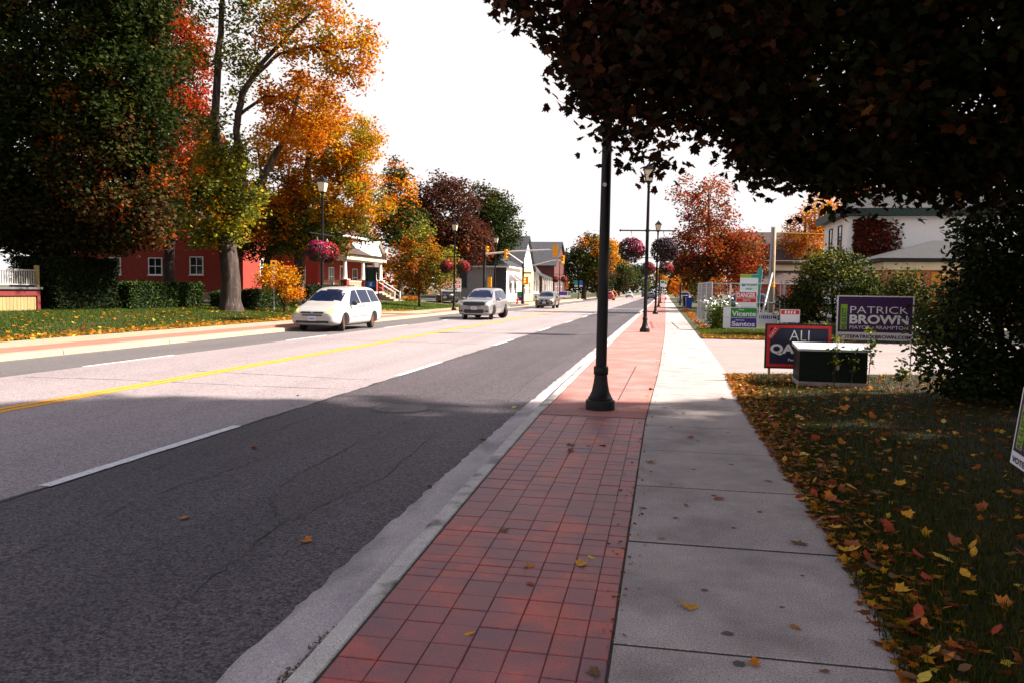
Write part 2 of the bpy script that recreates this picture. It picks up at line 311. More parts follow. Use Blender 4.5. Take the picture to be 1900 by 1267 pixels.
def npmesh(name, V, F, mat, parent=None, colors=None, smooth=False):
    """V (n,3) array, F (m,k) int array of equal-sized faces, colors (n,3)"""
    me = bpy.data.meshes.new(name); V = np.asarray(V, np.float32); F = np.asarray(F, np.int32); mN, k = F.shape
    me.vertices.add(len(V)); me.vertices.foreach_set('co', V.ravel())
    me.loops.add(mN*k); me.loops.foreach_set('vertex_index', F.ravel())
    me.polygons.add(mN); me.polygons.foreach_set('loop_start', np.arange(0, mN*k, k, dtype=np.int32))
    try: me.polygons.foreach_set('loop_total', np.full(mN, k, np.int32))
    except Exception: pass
    me.update(calc_edges=True)
    if colors is not None:
        at_ = me.color_attributes.new('Col', 'FLOAT_COLOR', 'POINT')
        c4 = np.ones((len(V), 4), np.float32); c4[:, :3] = colors; at_.data.foreach_set('color', c4.ravel())
    return link(name, me, mat, parent, smooth)

def text_mesh(s, bold=0.):
    cu = bpy.data.curves.new('t', 'FONT'); cu.body = s; cu.size = 1; cu.offset = bold; cu.extrude = 0.0; cu.resolution_u = 3
    o = bpy.data.objects.new('t', cu); COL.objects.link(o)
    dg = bpy.context.evaluated_depsgraph_get(); me = bpy.data.meshes.new_from_object(o.evaluated_get(dg))
    bpy.data.objects.remove(o); bpy.data.curves.remove(cu)
    return me
def lettering(s, x0, z0, x1, z1, y, mat, parent, bold=0., rot90=False, shear=0.):
    if s[0] == '#':                       # print too small to read: a row of uneven strokes
        n = int(s[1:]); q = MB(); rr2 = random.Random(n*7+int(x0*1000)); st = (x1-x0)/n
        for k in range(n): q.add([(x0+k*st+st*.12, y, z0+(z1-z0)*rr2.uniform(0, .15)), (x0+(k+1)*st-st*rr2.uniform(.12, .4), y, z0), (x0+(k+1)*st-st*.2, y, z1), (x0+k*st+st*rr2.uniform(.1, .35), y, z1-(z1-z0)*rr2.uniform(0, .2))], [(0, 1, 2, 3)])
        return q.build('print_marks', mat, parent, fix=False)
    me = text_mesh(s, bold); n = len(me.vertices); co = np.empty(n*3, np.float32); me.vertices.foreach_get('co', co); co = co.reshape(-1, 3)
    lo, hi = co.min(0), co.max(0); u = (co[:, 0]-lo[0])/max(1e-6, hi[0]-lo[0]); v = (co[:, 1]-lo[1])/max(1e-6, hi[1]-lo[1])
    if rot90: u, v = 1-v, u
    P = np.stack([x0+u*(x1-x0)+v*shear, np.full(n, y), z0+v*(z1-z0)], 1).astype(np.float32)
    me.vertices.foreach_set('co', P.ravel()); me.update()
    return link('lettering', me, mat, parent)

# ------------------------------------------------------------------ foliage helpers
def _lobed():
    h = [(.17, .62), (.38, .66), (.34, .42), (.70, .40), (.54, .12), (.52, -.15), (.14, -.12)]
    ring = [(0, 1.)] + h + [(0, -.16)] + [(-x, y) for x, y in reversed(h)]
    P = [(0, .16, .0)] + [(x, y, -.16*(x*x)*1.2 - .05*max(0, y-.3)) for x, y in ring]
    n = len(ring); return np.array(P, np.float32), np.array([(0, 1+(i+1) % n, 1+i) for i in range(n)], np.int32)
LOBED = _lobed()
def _lobed_small():
    ring = [(0, 1.), (.16, .5), (.62, .42), (.40, .05), (.34, -.2), (0, -.12), (-.34, -.2), (-.40, .05), (-.62, .42), (-.16, .5)]
    P = [(0, .16, .03)] + [(x, y, -.18*abs(x)) for x, y in ring]; n = len(ring)
    return np.array(P, np.float32), np.array([(0, 1+(i+1) % n, 1+i) for i in range(n)], np.int32)
LOBED_S = _lobed_small()
DIAMOND = (np.array([(0, -.1, 0), (.36, .42, -.08), (0, 1, 0), (-.36, .42, -.08)], np.float32), np.array([(0, 1, 2), (0, 2, 3)], np.int32))
OVAL = (np.array([(0, -.1, 0), (.27, .25, -.05), (.24, .65, -.06), (0, 1, -.04), (-.24, .65, -.06), (-.27, .25, -.05)], np.float32), np.array([(0, 1, 2), (0, 2, 3), (0, 3, 4), (0, 4, 5)], np.int32))

def leaf_arrays(P, size, shape, cols, droop=.5, seed=0, flat=0.):
    """P (n,3) leaf places -> V, F, C.  flat: 0 random tilt .. 1 lying level"""
    g_ = np.random.default_rng(seed); n = len(P); S, T = shape
    az = g_.uniform(0, 2*np.pi, n); nrm = g_.normal(size=(n, 3)); nrm[:, 2] = np.abs(nrm[:, 2])*(1+flat*8)+.35
    nrm /= np.linalg.norm(nrm, axis=1, keepdims=True)
    d = np.stack([np.cos(az), np.sin(az), -droop*g_.uniform(0, 1.6, n)], 1); d -= nrm*(d*nrm).sum(1, keepdims=True); d /= np.linalg.norm(d, axis=1, keepdims=True)
    s_ = np.cross(d, nrm); sz = (size*g_.uniform(.65, 1.25, n))[:, None, None]
    V = P[:, None, :] + sz*(S[None, :, 0:1]*s_[:, None, :] + S[None, :, 1:2]*d[:, None, :] + S[None, :, 2:3]*nrm[:, None, :])
    F = (T[None] + (np.arange(n)*len(S))[:, None, None]).reshape(-1, 3)
    C = np.repeat(cols, len(S), axis=0)
    return V.reshape(-1, 3), F, C
def pick(pal, n, g_, jit=.22):
    wts = np.array([p[1] for p in pal], float); wts /= wts.sum(); idx = g_.choice(len(pal), n, p=wts)
    c = np.array([p[0] for p in pal])[idx]; return np.clip(c*g_.uniform(1-jit, 1+jit, (n, 1)), 0, 1)

# leaf colours (albedo)
DG = (.020, .033, .005); MG = (.062, .085, .010); YG = (.22, .21, .012); OL = (.11, .11, .02); GOLD = (.56, .26, .006); OR = (.52, .145, .004)
RU = (.31, .065, .006); RD = (.34, .022, .006); MAR = (.075, .020, .014); BR = (.09, .040, .014); DKB = (.035, .022, .010)

def tree(name, label, base, limbs, lobes, leaf=.2, per=30, spread=.55, shape=DIAMOND, seed=1, mat=None, bark=None, group=None, cat='tree', thick=.012, trunkname='trunk', crownname='crown', hollow=False):
    """limbs: list of [(x,y,z,r)...] in world coords; lobes: (cx,cy,cz,rx,ry,rz,ntwigs,palette[,per,leaf,shape])"""
    g_ = np.random.default_rng(seed); root = thing(name, label, cat, base, 0, group); B0 = np.array(base, float)
    mb = MB(); nodes = []
    for lb in limbs:
        pts = []; rad = []
        for i in range(len(lb)-1):
            a = np.array(lb[i], float); b_ = np.array(lb[i+1], float); k_ = 4
            for j in range(k_ + (1 if i == len(lb)-2 else 0)):
                q = a+(b_-a)*j/k_; wob = g_.normal(size=3)*min(q[3]*.14, .02); pts.append(q[:3]+wob*(0 if (i == 0 and j == 0) else 1)); rad.append(q[3])
        mb.tube([p-B0 for p in pts], rad, 26 if rad[0] > .25 else 10 if rad[0] > .12 else 6, rough=.05 if rad[0] > .25 else 0); nodes += list(zip(pts[2:], rad[2:]))
    NP = np.array([n_[0] for n_ in nodes]); NR = np.array([n_[1] for n_ in nodes])
    VV = []; FF = []; CC = []; off = 0
    for li, lb in enumerate(lobes):
        cx, cy_, cz, rx, ry, rz, nt_, pal = lb[:8]; pr = lb[8] if len(lb) > 8 else per; lf = lb[9] if len(lb) > 9 else leaf; shp = lb[10] if len(lb) > 10 else shape
        u = g_.normal(size=(nt_, 3)); u /= np.linalg.norm(u, axis=1, keepdims=True); rr = g_.uniform(.12, 1, nt_)**.42
        T = np.array([cx, cy_, cz]) + u*rr[:, None]*np.array([rx, ry, rz])
        if rx > 1.5:      # leave hollows so the crown breaks into clumps
            nf = np.sin(T[:, 0]*1.9+seed)*np.sin(T[:, 1]*1.7+li)+np.sin(T[:, 2]*2.1+seed*.7)*np.sin(T[:, 0]*1.3+T[:, 1]*.9); T = T[nf > (-.62 if hollow else -9)]
        T = T[np.argsort(np.linalg.norm(T-NP[len(NP)//2], axis=1))]
        twcol = pick(pal, len(T), g_, .15); Ps = []; Cs = []
        for q, tc_ in zip(T, twcol):
            dist = np.linalg.norm(NP-q, axis=1) + np.maximum(0, NP[:, 2]-q[2])*.5; i = int(dist.argmin()); s0 = NP[i]; ln = np.linalg.norm(q-s0)
            r0 = min(NR[i]*.55, thick+.012*ln); mid = (s0+q)/2 + np.array([0, 0, .10*ln]) + g_.normal(size=3)*.06*ln
            mb.tube([s0-B0, mid-B0, q-B0], [r0, r0*.65, r0*.25], 4, cap=False)
            NP = np.vstack([NP, mid, q]); NR = np.append(NR, [r0*.7, r0*.35])
            n = max(3, int(pr*g_.uniform(.55, 1.45))); loc = np.clip(g_.normal(size=(n, 3)), -1.6, 1.6)*spread*np.array([1, 1, .7])
            Ps.append(q+loc); k_ = max(1, n//5); tt = g_.uniform(.4, 1, (k_, 1)); Ps.append(mid*(1-tt)+q*tt+g_.normal(size=(k_, 3))*spread*.5)
            mixc = pick(pal, n+k_, g_, .25); own = g_.uniform(0, 1, (n+k_, 1)) < .72; Cs.append(np.where(own, tc_[None]*g_.uniform(.75, 1.25, (n+k_, 1)), mixc))
        P = np.vstack(Ps); C = np.vstack(Cs); P[:, 2] = np.maximum(P[:, 2], base[2]+.15)
        V, F, C = leaf_arrays(P-B0, lf, shp, C, .6, seed*31+li); VV.append(V); FF.append(F+off); CC.append(C); off += len(V)
    mb.build(trunkname, bark or BARK, root, smooth='all', fix=False)
    npmesh(crownname, np.vstack(VV), np.vstack(FF), mat or LEAF, root, np.vstack(CC))
    return root

def hedge(name, label, x0, y0, x1, y1, z0, z1, pal, n, leaf=.09, seed=3, mat=None, group=None, rounded=.12):
    g_ = np.random.default_rng(seed); root = thing(name, label, 'hedge', ((x0+x1)/2, (y0+y1)/2, z0), 0, group); c = np.array(root.location)
    ext = np.array([x1-x0, y1-y0, z1-z0])/2; P = g_.uniform(-1, 1, (n, 3)); ax = g_.integers(0, 3, n); sg = g_.choice([-1, 1], n)
    P[np.arange(n), ax] = sg*(1-np.abs(g_.normal(size=n))*.09/ext[ax]); P[:, 2] = np.where((ax == 2) & (sg < 0), -P[:, 2], P[:, 2])
    P = P*ext; P += (np.sin(P[:, [1, 2, 0]]*3.1+seed)+np.sin(P[:, [2, 0, 1]]*5.3))*.035 + g_.normal(size=(n, 3))*.05; P[:, 2] += ext[2]; P[:, 2] = np.maximum(P[:, 2], .03)
    V, F, C = leaf_arrays(P, leaf, OVAL, pick(pal, n, g_, .3), .2, seed)
    npmesh('foliage', V, F, mat or LEAF_DARK, root, C)
    mb = MB(); k_ = .13; mb.box(-ext[0]+k_+.06, -ext[1]+k_+.06, .0, ext[0]-k_-.06, ext[1]-k_-.06, ext[2]*2-.2); mb.build('light_block', pm('hedge_inside', (.008, .011, .004), .95, var=.5, scale=12), root)  # solid dark box added inside the hedge to block light
    return root

# ================================================================== SETTING
def ip(y, xs, vs_): return float(np.interp(y, xs, vs_))
def kR(y): return ip(y, [2, 3, 7.25, 10, 14], [-1.31, -1.34, -1.46, -1.52, -1.54])
def kL(y): return kR(y) - .145
def gL(y): return ip(y, [2, 3, 4.5, 7, 11], [-1.82, -1.85, -1.89, -1.93, -1.97])
def rR(y): return ip(y, [2, 10, 16, 30, 60, 200], [-.19, -.185, -.07, .06, .15, .25])
def wR(y): return ip(y, [2, 3.5, 5, 11, 16, 28, 60, 200], [1.05, 1.06, 1.13, 1.14, 1.26, 1.3, 1.45, 1.6])
WZ = .13
sheet('ground', -900, -200, 900, 2600, -.06, GROUNDM, 'structure')
# road: three strips side by side
def strip(name, fx0, fx1, ys, z, mat, parent=None, jag=0., seed=0, skirt=0.):
    g_ = random.Random(seed); v = []; f = []
    for y in ys: v += [(fx0(y)+g_.uniform(-jag, jag), y, z), (fx1(y)+g_.uniform(-jag, jag), y, z)]
    for i in range(len(ys)-1): f.append((2*i, 2*i+1, 2*i+3, 2*i+2))
    mb = MB(); mb.add(v, f); return mb.build(name, mat, parent, fix=False)
YS = [-15+.4*i for i in range(140)] + [41+4*i for i in range(30)] + [170, 230, 330, 700]
road = tag(strip('road', lambda y: -11.75, lambda y: -5.06, [-15, 30, 100, 300, 700], .0, ASPH_OLD), kind='structure')
def edge_noise(y): return .012*math.sin(y*3.1)+.01*math.sin(y*7.7+1)
strip('resurfaced_lane', lambda y: -5.06, lambda y: gL(y)+.07, YS, -.003, ASPH_NEW, road)
strip('resurfaced_lane', lambda y: -14.2, lambda y: -11.75, YS, -.003, ASPH_LEFT, road)
# ragged lip of the old asphalt over the lane joint
strip('joint_lip', lambda y: -5.09, lambda y: -5.045+edge_noise(y), [-6+.11*i for i in range(300)], .0035, ASPH_OLD, road, .012, 4)
strip('joint_seal', lambda y: -5.045+edge_noise(y)-.004, lambda y: -5.02+edge_noise(y*1.1), [-6+.11*i for i in range(300)], .0020, TAR, road, .008, 5)
def bar(name, x0, x1, y0, y1, z, mat, parent, jag=.006, seed=1):
    n = max(2, int((y1-y0)/.12) if y0 < 30 else 2); ys = [y0+(y1-y0)*i/n for i in range(n+1)]
    return strip(name, lambda y: x0, lambda y: x1, ys, z, mat, parent, jag, seed)
bar('yellow_line', -8.86, -8.725, -15, 260, .0045, YEL_LINE, road, .004, 2)
bar('yellow_line', -8.665, -8.53, -15, 260, .0045, YEL_LINE, road, .004, 3)
for i, y in enumerate([-3.3, 5.76, 14.8, 23.9, 33, 42, 51, 60, 69, 96, 105, 114]):
    bar('lane_dash', -5.135, -5.015, y, y+3.1, .0075, WHITE_LINE, road, .006, 10+i)
for i, y in enumerate([-3.5, 5.4, 14.48, 23.5, 32.6, 41.7, 50.8, 60, 69, 96, 105]):
    bar('lane_dash', -11.80, -11.69, y, y+3.1, .0045, WHITE_LINE, road, .005, 40+i)
bar('stop_line', -8.4, -2.1, 78, 78.5, .0045, WHITE_LINE, road, .003, 70)
def crack(pts, wd, seed):
    g_ = random.Random(seed); P = []
    for (a, b_) in zip(pts[:-1], pts[1:]):
        for k in range(14): P.append((a[0]+(b_[0]-a[0])*k/14+g_.uniform(-.02, .02), a[1]+(b_[1]-a[1])*k/14+g_.uniform(-.025, .025)))
    v = []; f = []
    for (x, y) in P: w_ = wd*g_.uniform(.3, 1.3); v += [(x, y-w_, .0022), (x, y+w_, .0022)]
    for i in range(len(P)-1): f.append((2*i, 2*i+1, 2*i+3, 2*i+2))
    mb = MB(); mb.add(v, f); mb.build('crack', TAR, road, fix=False)
crack([(-11.4, 12.55), (-9.6, 12.7), (-7, 12.55), (-5.1, 12.6)], .014, 1)
crack([(-9.2, 14.45), (-7, 14.2), (-5.15, 13.95)], .014, 2)
crack([(-10.9, 14.6), (-10.7, 19.5)], .02, 3)
crack([(-11.6, 24.5), (-5.2, 24.2)], .02, 4); crack([(-11.6, 33), (-5.2, 33.4)], .025, 5)
def crack2(pts, wd, seed, z=.0012):
    g_ = random.Random(seed); P = []
    for (a, b_) in zip(pts[:-1], pts[1:]):
        for k in range(16): P.append((a[0]+(b_[0]-a[0])*k/16+g_.uniform(-.025, .025), a[1]+(b_[1]-a[1])*k/16+g_.uniform(-.02, .02)))
    v = []; f = []
    for (x, y) in P: w_ = wd*g_.uniform(.2, 1.4); v += [(x-w_, y, z), (x+w_, y, z)]
    for i in range(len(P)-1): f.append((2*i, 2*i+1, 2*i+3, 2*i+2))
    mb = MB(); mb.add(v, f); mb.build('crack', pm('crack_dark', (.014, .012, .013), .8, coord='World'), road, fix=False)
for k, pts in enumerate(([(-2.5, 3.6), (-2.65, 5.2), (-2.45, 6.8), (-2.6, 9)], [(-2.65, 5.2), (-3.1, 5.9)], [(-3.9, 4.0), (-4.05, 5.5), (-3.85, 7.4)], [(-3.2, 6.2), (-3.3, 8.4), (-3.15, 10.2)], [(-4.6, 6.5), (-4.5, 9), (-4.62, 13)], [(-2.3, 11.5), (-2.45, 15), (-2.3, 21)], [(-7.2, 6), (-7.05, 8.5), (-7.3, 11)])): crack2(pts, .004, 20+k, .0012 if k < 6 else .0035)
# manhole
mh = thing('manhole_cover', 'round ribbed iron manhole cover in the dark near lane', 'manhole cover', (-3.65, 10.8, 0))
mb = MB(); mb.lathe([(.36, -.002), (.36, .006), (.325, .009), (.318, .004)], 32); mb.build('rim', IRON, mh)
mb = MB(); mb.lathe([(.305, 0), (.305, .006)], 32); ld = mb.build('lid', IRON, mh)
for i in range(9):
    x = -.24+.06*i; h_ = math.sqrt(max(.01, .28**2-x*x)); mb = MB(); mb.box(x-.014, -h_, .006, x+.014, h_, .012); mb.build('rib', IRON, ld)
mb = MB(); mb.lathe([(.42, -.001), (.42, .0025), (.36, .003)], 32); mb.build('collar', TAR, mh)

# right kerb, gutter
ks = tag(strip('gutter_right', gL, lambda y: kL(y)+.01, [1+.09*i for i in range(330)]+[31+4*i for i in range(35)]+[170, 300, 420], .004, GUTTER, None, .016, 9), kind='structure')
kerb = thing('kerb_right', 'concrete kerb along the near edge of the road', None); del kerb['label']; kerb['kind'] = 'structure'
def kerbstone(y0, y1, parent, side=1, x_in=None, x_out=None, ztop=WZ, mat=CONC_KERB, seed=0):
    g_ = random.Random(seed); n = max(1, int((y1-y0)/.28)) if y0 < 20 else 1; v = []; f = []; b_ = .022
    for i in range(n+1):
        y = y0+(y1-y0)*i/n; a = x_out(y); c = x_in(y); j = lambda s: g_.uniform(-s, s) if y0 < 20 else 0
        pr = [(a-.02*side, -.03), (a+.005*side+j(.003), ztop-b_-.015), (a+.03*side+j(.003), ztop-.004+j(.0015)), (c-.012*side, ztop+j(.0015)), (c+j(.002), ztop-.012), (c, -.03)]
        v += [(px, y, pz) for px, pz in pr]
    for i in range(n):
        for k in range(5): f.append((i*6+k, i*6+k+1, (i+1)*6+k+1, (i+1)*6+k))
    f += [tuple(range(6)), tuple(n*6+k for k in range(6))]
    mb = MB(); mb.add(v, f); return mb.build('kerb_stone', mat, parent)
y = 1.2; i = 0
while y < 130:
    ln = 3.05 if y < 60 else 12; kerbstone(y+.006, y+ln-.006, kerb, 1, kR, kL, WZ+.004*((i*7) % 3-1)*.5, seed=i); y += ln; i += 1
kerbstone(130, 420, kerb, 1, kR, kL)
strip('kerb_bed', kL, kR, [-2, 3, 10, 14, 130], WZ-.05, SOIL, kerb)
# crumbled dirt where kerb and gutter have parted
g_ = np.random.default_rng(5); n = 1500; yy = 2.6+1.0*g_.uniform(0, 1, n)**1.3; P = np.stack([np.interp(yy, [2, 3, 7.25], [-1.31, -1.34, -1.46])-.165+g_.normal(size=n)*.028, yy, .012+g_.uniform(0, .05, n)*g_.uniform(0, 1, n)], 1)
V = (P[:, None, :]+g_.normal(size=(n, 4, 3))*.007).reshape(-1, 3); F = (np.array([[0, 1, 2], [0, 2, 3], [0, 3, 1], [1, 3, 2]])[None]+(np.arange(n)*4)[:, None, None]).reshape(-1, 3)
tag(npmesh('rubble', V, F, pm('grit', (.24, .19, .16), .95, var=.5, scale=30, coord='World')), 'crumbled dirt and grit in the broken kerb joint', 'grit', kind='stuff')

# right pavement: sidewalk slabs, stamped red tiles, red panels
walk = thing('sidewalk_right', None, None); walk['kind'] = 'structure'
strip('sidewalk_bed', lambda y: kR(y)-.0, lambda y: wR(y)-.01, [-4, 3, 7, 10, 16, 30, 60, 120], WZ-.0035, SOIL, walk)
def slab(name, fx0, fx1, y0, y1, zt, mat, parent, bev=.007, jit=.003, seed=0):
    g_ = random.Random(seed); n = max(1, int((y1-y0)/.8)); v = []; f = []
    for i in range(n+1):
        y_ = y0+(y1-y0)*i/n; e = bev if i in (0, n) else 0; yt = y_+(bev if i == 0 else -bev if i == n else 0)
        a = fx0(y_); c = fx1(y_); dz = g_.uniform(-jit, jit)*.4
        v += [(a, y_, zt-.06), (a, y_, zt-bev), (a+bev, yt, zt+dz), (c-bev, yt, zt+dz), (c, y_, zt-bev), (c, y_, zt-.06)]
    for i in range(n):
        for k in range(5): f.append((i*6+k, i*6+k+1, (i+1)*6+k+1, (i+1)*6+k))
    f += [(0, 1, 4, 5), (1, 2, 3, 4), (n*6, n*6+1, n*6+4, n*6+5), (n*6+1, n*6+2, n*6+3, n*6+4)]
    mb = MB(); mb.add(v, f); return mb.build(name, mat, parent)
y = .5
for i in range(46):
    gap = .030 if i in (3, 8, 13, 18) else .015
    slab('slab', lambda q: rR(q)+.007, wR, y+gap, y+1.5-gap*.4, WZ+random.uniform(-.0008, .001), CONC, walk, .004, .0, seed=i); y += 1.5
slab('slab', lambda q: rR(q)+.012, wR, y, 420, WZ, CONC, walk)
sheet('slab', -1.3, -6, 1.05, .5, WZ-.002, CONC, None, walk)
STAIN = pm('gum_stain', (.075, .068, .066), .85, var=.3, scale=40, coord='World')
for (x, y_, r_) in ((.33, 3.72, .028), (.35, 3.42, .032), (.25, 4.25, .022), (.62, 4.1, .016), (.12, 5.6, .02), (.42, 6.3, .024), (.5, 5.45, .018), (.72, 5.9, .02), (.3, 7.2, .022), (.65, 7.5, .025), (.1, 6.6, .016), (.8, 4.6, .014), (.55, 2.95, .02), (.4, 8.6, .025)):
    v = [(x+r_*random.uniform(.7, 1.2)*math.cos(a*.524), y_+r_*.85*random.uniform(.7, 1.2)*math.sin(a*.524), WZ+.0035) for a in range(12)]; mb = MB(); mb.add(v, [tuple(range(12))]); mb.build('gum_stain', STAIN, walk, fix=False)
# stamped tiles, seven across, two row depths as in the stamp
slab('tile_bed', lambda q: kR(q)+.01, lambda q: rR(q)-.003, .5, 10.0, WZ-.0028, pm('tile_joint', (.11, .042, .042), .95, var=.4, scale=30, coord='World'), walk, .002)
y = 2.75; cols = [0, .155, .31, .465, .62, .77, .90, 1.0]; cnt = 0; rr_ = random.Random(3)
while y < 9.9:
    d = rr_.choice([.185, .185, .12, .21]); y1 = min(y+d, 9.93)
    for c in range(7):
        x0 = lambda q, c=c: kR(q)+.015+(rR(q)-.004-kR(q)-.015)*cols[c]; x1 = lambda q, c=c: kR(q)+.015+(rR(q)-.004-kR(q)-.015)*cols[c+1]
        g1 = .0015+.0018*rr_.random(); xa, xb, xc, xd = x0(y)+g1, x1(y)-g1, x1(y1)-g1, x0(y1)+g1; zt = WZ+.0025+rr_.uniform(-.0015, .0022); b_ = .004
        v = [(xa, y+g1, zt-.012), (xb, y+g1, zt-.012), (xc, y1-g1, zt-.012), (xd, y1-g1, zt-.012), (xa, y+g1, zt-b_*.6), (xb, y+g1, zt-b_*.6), (xc, y1-g1, zt-b_*.6), (xd, y1-g1, zt-b_*.6),
             (xa+b_, y+g1+b_, zt), (xb-b_, y+g1+b_, zt), (xc-b_, y1-g1-b_, zt), (xd+b_, y1-g1-b_, zt)]
        mb = MB(); mb.add(v, [(0, 1, 5, 4), (1, 2, 6, 5), (2, 3, 7, 6), (3, 0, 4, 7), (4, 5, 9, 8), (5, 6, 10, 9), (6, 7, 11, 10), (7, 4, 8, 11), (8, 9, 10, 11)])
        if cnt < 300: mb.build('tile', TILE, walk)
        else:
            if cnt == 300: rest = MB()
            rest.add(mb.v, mb.f)
        cnt += 1
    y = y1
if cnt > 300: tag(rest.build('tile', TILE, walk), kind='stuff')
y = 10.0
for i in range(42):
    ln = 1.45 if i == 0 else 1.55
    if i == 0: slab('red_panel', lambda q: kR(q)+.012, lambda q: rR(q)-.004, y+.006, y+ln-.008, WZ+.004, REDC, walk, .008)
    else: slab('red_panel', lambda q: kR(q)+.012, lambda q: rR(q)-.004, y+.005, y+ln-.005, WZ, REDC, walk, .006, seed=i)
    y += ln
slab('red_panel', lambda q: kR(q)+.012, lambda q: rR(q)-.004, y, 420, WZ, REDC, walk)
mb = MB(); mb.add([(-.62, 11.6, WZ+.003), (-.605, 11.6, WZ+.003), (-.53, 17.0, WZ+.003), (-.55, 17.0, WZ+.003)], [(0, 1, 2, 3)]); mb.build('crack', TAR, walk, fix=False)

# left kerb and pavement
kl = thing('kerb_left', None, None); kl['kind'] = 'structure'
y = 4.2; i = 0
while y < 140:
    ln = 4.2 if y < 90 else 25; kerbstone(y+.012, y+ln-.012, kl, -1, lambda q: -14.55, lambda q: -14.17, WZ, CONC_L, 60+i); y += ln; i += 1
strip('kerb_bed', lambda q: -14.56, lambda q: -14.2, [-10, 200], WZ-.03, SOIL, kl)
wl = thing('sidewalk_left', None, None); wl['kind'] = 'structure'
y = 2
for i in range(42):
    slab('red_panel', lambda q: -15.75, lambda q: -14.56, y+.006, y+2.1-.006, WZ, pm('red_concrete_far', (.36, .12, .085), .85, var=.15, scale=2, coord='World'), wl, .01, seed=i)
    slab('slab', lambda q: -17.35, lambda q: -15.77, y+.008, y+2.1-.006, WZ, CONC_L, wl, .012, seed=90+i); y += 2.1
slab('slab', lambda q: -17.35, lambda q: -14.56, y, 420, WZ, CONC_L, wl)
slab('slab', lambda q: -17.35, lambda q: -14.56, -12, 2, WZ, CONC_L, wl)

# lawns
def lz(x, y): return .12+.058*min(8.1, max(0, -17.4-x)) + .015*math.sin(x*1.3+y*.7)*min(1, max(0, -17.4-x))
tag(sheet('lawn_left', -90, -12, -17.33, 300, 0, LAWNM, None, None, 90, 120, lz), kind='structure')
def rz_(x, y): return .118+.035*min(3, max(0, x-1.2))+.012*math.sin(x*2.1+y)*math.sin(y*1.7)
tag(sheet('lawn_right', 1.0, -8, 30, 16.05, 0, LAWN_SHADED, None, None, 60, 60, rz_), kind='structure')
tag(sheet('driveway', 1.25, 16.0, 60, 28.2, .1265, DRIVE, None, None, 2, 2), kind='structure')
tag(sheet('lawn_far', 1.28, 28.0, 11, 200, 0, LAWNM, None, None, 6, 60, lambda x, y: .14+.01*math.sin(x*3+y)), kind='structure')
tag(sheet('building_plot', 10.9, 28.15, 90, 200, .135, pm('gravel_ground', (.33, .28, .22), .95, var=.3, scale=6, bump=.5, bscale=60, coord='World')), kind='structure')
tag(sheet('front_path', -26.5, 71.4, -17.3, 73.6, 0, CONC_L, None, None, 8, 1, lambda x, y: lz(x, 70)+.03), kind='structure')
tag(sheet('side_driveway', -30, 46.2, -14.5, 50.5, 0, CONC_L, None, None, 12, 1, lambda x, y: max(WZ+.006, lz(x, 48)+.045)), kind='structure')
tag(sheet('side_street', -90, 73.8, -14.1, 84.5, 0, ASPH_LEFT, None, None, 20, 1, lambda x, y: max(.0, lz(x, 70)+.05) if x < -17.2 else WZ+.008), kind='structure')

# ================================================================== LAMP POSTS
def make_lamp(label, group='black lantern lamp posts along the street'):
    o = thing('street_lamp', label, 'lamp post', (0, 0, 0), 0, group)
    mb = MB(); mb.lathe([(.195, 0), (.195, .10), (.19, .125), (.165, .135), (.165, .155), (.15, .17), (.118, .24), (.095, .36), (.085, .46), (.095, .465), (.098, .475), (.098, .56), (.088, .575), (.075, .58)], 28); mb.build('base', BLACK, o, smooth=True)
    mb = MB(); mb.lathe([(.074, .57), (.072, 1.5), (.062, 3.6), (.05, 5.55), (.062, 5.57), (.062, 5.63), (.05, 5.66), (.075, 5.74), (.12, 5.80)], 16); mb.build('pole', BLACK, o, smooth=True)
    mb = MB()
    for s in (-1, 1):
        mb.tube([(s*.05, 0, 3.92), (s*1.02, 0, 3.92)], .026, 8); mb.lathe([(.0, -.05), (.04, -.02), (.04, .02), (.0, .05)], 8, (s*1.04, 0, 3.92))
        mb.tube([(s*.62, 0, 3.90), (s*.62, 0, 3.80)], .012, 6)
    mb.tube([(0, 0, 3.86), (0, 0, 3.98)], .075, 12); mb.build('crossbar', BLACK, o, smooth=True)
    la = bpy.data.objects.new('lantern', None); COL.objects.link(la); la.parent = o; la.location = (0, 0, 5.80)
    b0, b1, h_ = .115, .19, .44; mb = MB()
    for sx in (-1, 1):
        for sy in (-1, 1): mb.tube([(sx*b0, sy*b0, 0), (sx*b1, sy*b1, h_)], .013, 4)
    mb.box(-b0-.02, -b0-.02, -.03, b0+.02, b0+.02, .012); mb.build('frame', BLACK, la)
    q = .93
    for (ax, s) in ((0, 1), (0, -1), (1, 1), (1, -1)):
        P = [(-b0*q, s*b0, .015), (b0*q, s*b0, .015), (b1*q, s*b1, h_-.01), (-b1*q, s*b1, h_-.01)]
        if ax: P = [(y_, x_, z_) for x_, y_, z_ in P]
        mb = MB(); mb.add(P, [(0, 1, 2, 3)]); mb.build('pane', LANTERN, la)
    mb = MB(); t1 = b1+.055
    v = [(-t1, -t1, h_), (t1, -t1, h_), (t1, t1, h_), (-t1, t1, h_), (-.10, -.10, h_+.17), (.10, -.10, h_+.17), (.10, .10, h_+.17), (-.10, .10, h_+.17), (-.05, -.05, h_+.23), (.05, -.05, h_+.23), (.05, .05, h_+.23), (-.05, .05, h_+.23)]
    mb.add(v, [(3, 2, 1, 0), (0, 1, 5, 4), (1, 2, 6, 5), (2, 3, 7, 6), (3, 0, 4, 7), (4, 5, 9, 8), (5, 6, 10, 9), (6, 7, 11, 10), (7, 4, 8, 11), (8, 9, 10, 11)])
    mb.lathe([(.02, .22), (.035, .25), (.03, .28), (.0, .32)], 8, (0, 0, h_)); mb.build('cap', BLACK, la)
    return o
